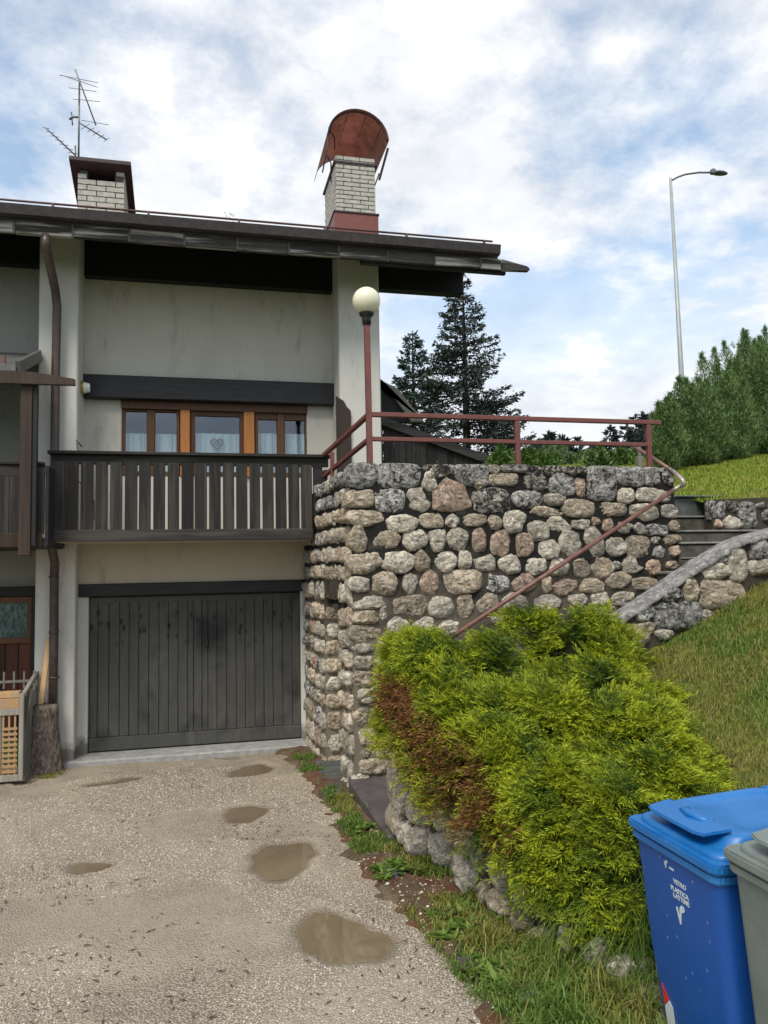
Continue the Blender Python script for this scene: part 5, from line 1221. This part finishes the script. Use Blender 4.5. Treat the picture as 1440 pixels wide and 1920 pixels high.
juniper('large spreading yellow-green juniper with brown dead patches above the low wall', J1, lambda x, y: -.765-.44*(5.35-y)+np.clip(1.9-x, 0, .6)*.25-np.clip(x-2.7, 0, 1)*.06, lambda x, y: np.where(x < wallx(y)+.34, np.interp(y, [3.4, 4.2, 4.8, 5.2, 5.6, 5.9], [-1.84, -1.74, -1.66, -1.48, -1.30, -1.18]), bk(x, y)-.10+.26*np.clip((4.15-y)/.5, 0, 1)), (2.7, 5.0), 1050, .34, BR, 101)
J2 = [(1.85, 5.9), (2.0, 5.6), (2.6, 5.45), (3.2, 5.45), (3.55, 5.6), (3.70, 5.85), (3.4, 5.96), (2.6, 5.97)]
juniper('smaller bright green juniper behind the large one against the parapet', J2, lambda x, y: np.interp(x, [1.9, 2.3, 2.6, 2.9, 3.4, 3.9], [-.78, -.66, -.64, -.50, -.52, -.68]), lambda x, y: bk(x, y)-.05, (2.9, 5.8), 300, .26, [], 202)

# ------------------------------------------------------------------ grass and weeds
def scatter(n, x0, x1, y0, y1, hf, keep=None):
    X = rng.uniform(x0, x1, n); Y = rng.uniform(y0, y1, n)
    if keep is not None: k = keep(X, Y); X, Y = X[k], Y[k]
    return np.stack([X, Y, hf(X, Y)], -1)
patchy = lambda x, y, s=1.6, t=0., sd=61: n2d(x, y, s, 3, sd) > t
notbin = lambda x, y: ~((x > 1.93) & (x < 2.62) & (y > 1.9) & (y < 3.05))
P = scatter(110000, 1.95, 7.0, 1.0, 5.93, bank_h, lambda x, y: notbin(x, y) & (x > wallx(y)+.12) & (dpoly(x, y, J1) < .1) & (dpoly(x, y, J2) < .06) & (n2d(x, y, 7, 3, 64) > -.75))
m = n2d(P[:, 0], P[:, 1], 2.4, 4, 62)*1.1+rng.normal(0, .3, len(P)) > np.interp(P[:, 1], [2.5, 4.0, 5.0], [-.9, -.05, .35])
V, Fc = blades(P[m], rng.uniform(.02, .085, m.sum()), .0055, 1.7); o = raw('bank_grass', V, Fc, M['grassg']); props(o, kind='stuff')
V, Fc = blades(P[~m], rng.uniform(.02, .075, (~m).sum()), .005, 1.8); o = raw('bank_grass', V, Fc, M['grassy']); props(o, kind='stuff')
P = scatter(9500, 1.72, 2.9, 2.6, 4.0, bank_h, lambda x, y: notbin(x, y) & (x > wallx(y)-.02) & (n2d(x, y, 3, 2, 66) > -.35))
V, Fc = blades(P, rng.uniform(.16, .42, len(P)), .007, 1.3); o = raw('tall_grass', V, Fc, M['grassg']); props(o, kind='stuff')
P = scatter(70000, 5.5, 16, 8.1, 16, lawn_h, lambda x, y: (x > 5.95) | (y > 8.95))
V, Fc = blades(P, rng.uniform(.03, .07, len(P)), .012, 1.0); o = raw('lawn_grass', V, Fc, M['lawn']); props(o, kind='stuff')
vk = lambda x, y: (x > verge_x0(y)+.02) & (x < wallx(np.minimum(y, 6.2))+.0) & ((y < 6.3) | (x < 1.36)) & (n2d(x, y, 3.2, 3, 71) > np.interp(y, [3.3, 4.3, 4.8, 5.6], [-.75, -.35, .12, .02]))
P = scatter(60000, .95, 2.0, 2.7, 9.9, verge_h, vk)
hm = np.clip(.75+.8*n2d(P[:, 0], P[:, 1], 6, 3, 73), .25, 1.6)*np.interp(P[:, 1], [3.2, 4.2, 5.5], [1.9, 1.2, .8])
yl_ = n2d(P[:, 0], P[:, 1], 2.2, 3, 74)+rng.normal(0, .25, len(P)) > .28
for mk_, mt_ in ((~yl_, 'grassg'), (yl_, 'grassy')):
    V, Fc = blades(P[mk_], rng.uniform(.03, .10, mk_.sum())*hm[mk_], .007, 1.7); o = raw('verge_grass', V, Fc, M[mt_]); props(o, kind='stuff')
P = scatter(9000, -4.2, -1.55, 9.2, 9.95, lambda x, y: drive_h(x, y)[0], lambda x, y: (n2d(x, y, 2.5, 3, 75) > .0) & (y > 9.45))
V, Fc = blades(P, rng.uniform(.02, .05, len(P)), .006, 1.2); o = raw('moss_tuft', V, Fc, M['grassy']); props(o, kind='stuff')
# broad-leaved weeds: rosettes along the verge
P = scatter(700, 1.2, 2.1, 3.0, 7.4, verge_h, lambda x, y: (x > verge_x0(y)+.06) & (x < wallx(np.minimum(y, 6.2))-.03) & ((y < 4.6) | (n2d(x, y, 3, 2, 77) > .2)))
Q = []; 
for p in P:
    k = random.randint(7, 12); a = np.arange(k)*2.4+random.random()*6; D = np.stack([np.cos(a), np.sin(a), rng.uniform(.3, 1.1, k)], -1); s_ = np.stack([-np.sin(a), np.cos(a), 0*a], -1)
    Q.append(kites(np.repeat(p[None], k, 0), D, rng.uniform(.05, .12, k), rng.uniform(.02, .036, k), s_, .25))
V, Fc = join(Q); o = raw('broadleaf_weeds', V, Fc, M['grassg'], smooth=True); props(o, kind='stuff')
# three upright weeds by the wall end
for (px, py, lab) in ((778, 1590, 'single upright broad-leaved weed at the wall end beside the slab'), (752, 1572, 'small leafy weed between the slate step and the stacked stones'), (700, 1530, 'leafy weed growing along the slate step front')):
    c_ = PG(px, py+8); k = 7; a = np.arange(k)*2.1; D = np.stack([np.cos(a)*.5, np.sin(a)*.5, np.ones(k)], -1); s_ = np.stack([-np.sin(a), np.cos(a), 0*a], -1)
    V, Fc = kites(np.repeat(np.array([[c_.x, c_.y, c_.z]]), k, 0), D, rng.uniform(.10, .22, k), rng.uniform(.03, .05, k), s_, .2); o = raw('weed', V, Fc, M['grassg'], smooth=True, origin=c_); props(o, lab, 'weed')

# ------------------------------------------------------------------ pebbles and litter on the drive
def pebbles(n, x0, x1, y0, y1, s0, s1, hf, keep=None, name='gravel', mat='pebble'):
    P = scatter(n, x0, x1, y0, y1, hf, keep); N = len(P)
    base = np.array([(1, 0, 0), (0, 1, 0), (-1, 0, 0), (0, -1, 0), (0, 0, .7), (0, 0, -.5)], float)
    B = base[None]*(1+rng.uniform(-.35, .35, (N, 6, 1))); a = rng.random(N)*6.28; c_, s_ = np.cos(a)[:, None], np.sin(a)[:, None]
    sc = (s0+(s1-s0)*rng.random(N)**3)[:, None]
    X = (B[..., 0]*c_-B[..., 1]*s_*.7)*sc; Y = (B[..., 0]*s_+B[..., 1]*c_*.7)*sc; Z_ = B[..., 2]*sc*.7
    V = (np.stack([X, Y, Z_], -1)+P[:, None]).reshape(-1, 3); i = (np.arange(N)*6)[:, None]
    T = np.array([(0, 1, 4), (1, 2, 4), (2, 3, 4), (3, 0, 4), (1, 0, 5), (2, 1, 5), (3, 2, 5), (0, 3, 5)]); Fc = (i[..., None]+T[None]).reshape(-1, 3)
    o = raw(name, V, Fc, M[mat]); return props(o, kind='stuff')
dh = lambda x, y: drive_h(x, y)[0]
def dry(x, y):
    return drive_h(x, y)[1] < .12
vis = lambda x, y: dry(x, y) & (x < verge_x0(y)+.12) & (x > -.44*y+.1-.4)
pebbles(52000, -2.6, 1.9, 3.2, 6.2, .003, .010, dh, lambda x, y: vis(x, y) & (n2d(x, y, 1.1, 3, 81) > -.35))
pebbles(24000, -3.4, 1.4, 6.2, 10.0, .005, .014, dh, lambda x, y: vis(x, y) & (n2d(x, y, 1.1, 3, 81) > -.1))
pebbles(1800, 1.1, 2.3, 3.0, 6.5, .005, .02, verge_h, lambda x, y: (x > verge_x0(y)) & (x < wallx(y)), 'verge_stones')
# twig and leaf litter
P = scatter(2600, -2.9, 1.3, 3.3, 9.6, dh, lambda x, y: dry(x, y) & (n2d(x, y, 1.9, 3, 91) > .12)); P[:, 2] += .006
D = np.stack([rng.normal(size=len(P)), rng.normal(size=len(P)), rng.uniform(-.05, .12, len(P))], -1); V, Fc = kites(P, D, rng.uniform(.012, .07, len(P)), rng.uniform(.004, .014, len(P)), np.stack([-D[:, 1], D[:, 0], 0*D[:, 0]], -1))
o = raw('leaf_litter', V, Fc, M['litter']); props(o, kind='stuff')

# ------------------------------------------------------------------ trees beyond
def spruce(name, label, base, H, rad, mat, seed, levels=34, dens=1.0, group=None, sparse=0., kl=.20):
    r = np.random.default_rng(seed); b = Vector(base); t = thing(name, label, 'tree', b, group)
    MB().tube([b, b+Vector((0, 0, H*.5)), b+Vector((0, 0, H*.99))], [H*.022, H*.013, .012], 8).build('trunk', M['dbark'], t)
    Q = []; mbb = MB()
    for lv in range(levels):
        f_ = lv/levels; z = H*(.06+.93*f_); L = rad*(1-f_)**.85*(.9+.25*r.random())+.06
        nb = int(4+3*(1-f_))
        for k in range(nb):
            a = r.random()*6.283; l = L*r.uniform(.65, 1.12); tilt = .22*(f_-.35)+r.normal(0, .05)
            d = np.array([math.cos(a), math.sin(a), tilt]); p0 = np.array([b.x, b.y, b.z+z+r.normal(0, .04)])
            m = max(4, int(l*16*dens)); s_ = (r.random(m)**.65)*(1-.18)+.14+sparse*.2; s_ = np.clip(s_, .08, 1)
            sidev = np.array([-d[1], d[0], 0]); sd = r.choice([-1, 1], m); wl = (1.05-s_)*l*.42*r.random(m)+.02
            P = p0+d*(s_*l)[:, None]+sidev*(sd*wl)[:, None]; P[:, 2] += .10*l*s_**2-.06*l*np.sin(s_*3)+r.normal(0, .02, m)
            D = d[None]*.8+sidev[None]*(sd*r.uniform(.3, 1.1, m))[:, None]+np.array([0, 0, 1])*r.normal(.12, .35, m)[:, None]
            Q.append(kites(P, D, r.uniform(.5, 1.1, m)*kl, r.uniform(.25, .45, m)*kl, None, .05))
            Q.append(kites(P+r.normal(0, .04, P.shape), D+r.normal(0, .6, D.shape), r.uniform(.4, .9, m)*kl, r.uniform(.2, .35, m)*kl, None, .05))
            if H > 5 and k % 2 == 0:
                mbb.tube([Vector(p0), Vector(p0+d*l*.5+np.array([0, 0, -.03*l])), Vector(p0+d*l*.95+np.array([0, 0, .08*l]))], [.022, .014, .005], 4, False)
    # leader
    P = np.tile(np.array([b.x, b.y, b.z+H*.93]), (14, 1)); P[:, 2] += np.linspace(0, H*.05, 14); D = r.normal(0, .5, (14, 3)); D[:, 2] += 1; Q.append(kites(P, D, .6*kl, .25*kl))
    V, Fc = join(Q); raw('crown', V, Fc, mat, t)
    if H > 5: mbb.build('branches', M['dbark'], t)
    return t
def bush(name, label, base, H, rad, mat, seed, n=5000, up=.9, L=.2, W=.045, group=None, spikes=5, cat='bush'):
    r = np.random.default_rng(seed); b = Vector(base); t = thing(name, label, cat, b, group)
    mb = MB()
    lead = [(r.uniform(-.55, .55)*rad, r.uniform(-.55, .55)*rad, H*r.uniform(.72, 1.0)) for _ in range(spikes)]; lead[0] = (0, 0, H)
    Q = []
    per = n//spikes
    for (lx_, ly_, lh) in lead:
        mb.tube([b, b+Vector((lx_*.5, ly_*.5, lh*.4)), b+Vector((lx_, ly_, lh*.97))], [.035, .022, .006], 6)
        f_ = r.random(per)**.9; rr = rad*.66*np.sin(np.clip(f_*.95+.08, 0, 1)*math.pi)**.6*(1-f_*.75)*r.random(per)**.42; a = r.random(per)*6.283
        rr = rr*(1+.35*np.sin(a*3+f_*9))
        P = np.stack([b.x+lx_*f_+rr*np.cos(a), b.y+ly_*f_+rr*np.sin(a), b.z+.03+f_*lh], -1)
        D = np.stack([np.cos(a)*.6, np.sin(a)*.6, np.full(per, up)], -1)+r.normal(0, .55, (per, 3)); Q.append(kites(P, D, r.uniform(.5, 1.1, per)*L, r.uniform(.6, 1.2, per)*W))
    if cat == 'bush' and group and 'cypress' in group:
        for _ in range(16):
            a = r.uniform(0, 6.28); q = rad*r.uniform(.0, .75); k = 26; x0_, y0_ = b.x+q*math.cos(a), b.y+q*math.sin(a); zt0 = b.z+H*(.93-.30*(q/rad)+r.uniform(-.08, .06)); hh = r.uniform(.12, .34)
            f_ = r.random(k); P = np.stack([x0_+r.normal(0, .018, k)+.06*math.cos(a)*f_, y0_+r.normal(0, .018, k), zt0-hh*.5+hh*f_], -1)
            D = np.stack([r.normal(0, .55, k), r.normal(0, .55, k), np.full(k, 1.)], -1); Q.append(kites(P, D, r.uniform(.04, .12, k), .014))
    V, Fc = join(Q); raw('crown', V, Fc, mat, t); mb.build('trunk', M['dbark'], t); return t
def at_(px, pyb, y): p = PY(px, pyb, y); return p
p = PY(868, 905, 22.5); H = PY(872, 512, 22.5).z-p.z
spruce('spruce_tree', 'tall dark spruce with ragged branches beyond the terrace', (PY(876, 860, 22.5).x, 22.5, p.z), H, 2.35, M['spruce'], 5, 46, 2.7, kl=.165)
p = PY(782, 905, 25); H = PY(779, 618, 25).z-p.z
spruce('spruce_tree', 'shorter blue-green spruce left of the tall dark one', (PY(778, 860, 25).x, 25, p.z), H, 1.65, M['spruceblue'], 9, 38, 3.0, kl=.18)
fs = [(1148, 800, 60, 2.1), (1178, 797, 64, 2.1), (1196, 778, 62, 2.0), (1209, 774, 58, 1.8), (1058, 818, 55, 1.2), (1083, 823, 60, 1.3), (1031, 812, 50, 1.4), (1212, 776, 70, 2.0), (1118, 832, 62, 1.5), (1012, 826, 58, 1.3), (948, 835, 56, 1.2)]
FL = ['far spruce standing alone left of the close pair near the railing end', 'left spruce of the close far pair by the railing end post', 'right spruce of the close far pair by the railing end post', 'tallest far spruce directly behind the railing end post', 'small far spruce above the round bush, left one of two', 'small far spruce above the round bush, right one of two', 'thin far treetop just above the lower rail right of the middle post', 'broad far spruce peeping above the hedge behind the end post', 'low far spruce tip midway along the right half of the rail', 'low far spruce tip close to the right of the middle post', 'low far spruce left of the middle railing post']
for i, (px, py, y, rd) in enumerate(fs):
    b_ = PY(px, 885, y); H = PY(px, py, y).z-b_.z
    spruce('distant_spruce', FL[i], (b_.x, y, b_.z), H, rd*.8, M['farleaf'], 30+i, 16, .6, 'distant spruces behind the terrace', kl=.62)
sb = [(940, 836, 19, .8, 'shrub'), (985, 846, 17, .7, 'shrub'), (1052, 830, 20, 1.3, 'shrub2'), (1018, 846, 18, .8, 'shrub'), (1090, 850, 17, .7, 'shrub2'), (1128, 840, 15, .55, 'cypress'), (1165, 846, 15, .6, 'shrub'), (1192, 842, 16, .6, 'cypress')]
labs = ['low green shrub at the foot of the tall spruce', 'pale green bush just right of the middle railing post', 'widest round green bush on the terrace skyline', 'low yellow-green bush behind the wall right of the middle post', 'small leafy bush below the lower rail in mid span', 'narrow dark conifer bush left of the end railing post', 'loose light green bush by the end railing post', 'dark green bush just behind the end railing post']
for i, (px, py, y, rd, mt) in enumerate(sb):
    b_ = PY(px, 900, y); H = PY(px, py, y).z-b_.z; bush('green_bush', labs[i], (b_.x, y, b_.z), H, rd, M[mt], 60+i, 5000, .5, .11, .05, 'green bushes beyond the terrace', 5)
hd = [(1256, 748, 12.3, .5, 'leftmost low cypress of the hedge, beside the railing end'), (1276, 762, 13.2, .5, 'low cypress second from the left in the hedge'), (1292, 712, 13.0, .85, 'pointed cypress just right of the street lamp pole'), (1322, 742, 12.8, .75, 'broad low cypress in the middle of the hedge'), (1350, 655, 14.0, .9, 'tall cypress with thin bare tip in mid hedge'), (1378, 700, 13.2, .9, 'dense dark cypress below the tallest tip'), (1412, 622, 14.5, 1.0, 'tallest cypress of the hedge with open top'), (1445, 640, 13.8, .95, 'rightmost cypress cut by the photo edge'), (1475, 600, 14.6, 1.1, 'cypress just outside the right edge of the hedge')]
for i, (px, py, y, rd, lab) in enumerate(hd):
    q = PY(px, 880, y); zb = float(lawn_h(np.array([q.x]), np.array([y]))[0]); H = PY(px, py, y).z-zb
    bush('cypress', lab, (q.x, y, zb-.03), H, rd, M['cypress'], 80+i, 19000, 1.0, .115, .015, 'cypress hedge on the lawn ridge', 9)
# dark weed sprig in the gutter
q = PY(430, 412, 9.35); V, Fc = kites(np.tile(np.array([[q.x, q.y, 4.15]]), (26, 1))+np.stack([rng.uniform(-.04, .09, 26), 0*rng.random(26), rng.random(26)*.2], -1), np.stack([rng.normal(0, .6, 26), rng.normal(0, .3, 26), rng.random(26)+.3], -1), .05, .012)
o = raw('gutter_weed', V, Fc, M['shrub'], origin=(q.x, q.y, 4.15)); props(o, 'small weed growing out of the roof gutter', 'weed')
# small wooden post top beyond the wall
q = PY(1199, 850, 8.6); o = MB().box((q.x-.035, 8.57, .8), (q.x+.035, 8.64, PY(1199, 856, 8.6).z), .008).box((q.x-.02, 8.585, PY(1199, 856, 8.6).z), (q.x+.02, 8.625, PY(1199, 838, 8.6).z), .006).build('garden_stake', M['greywood'], None, (q.x, 8.6, .8)); props(o, 'short grey wooden stake standing behind the wall beside the end post', 'post')
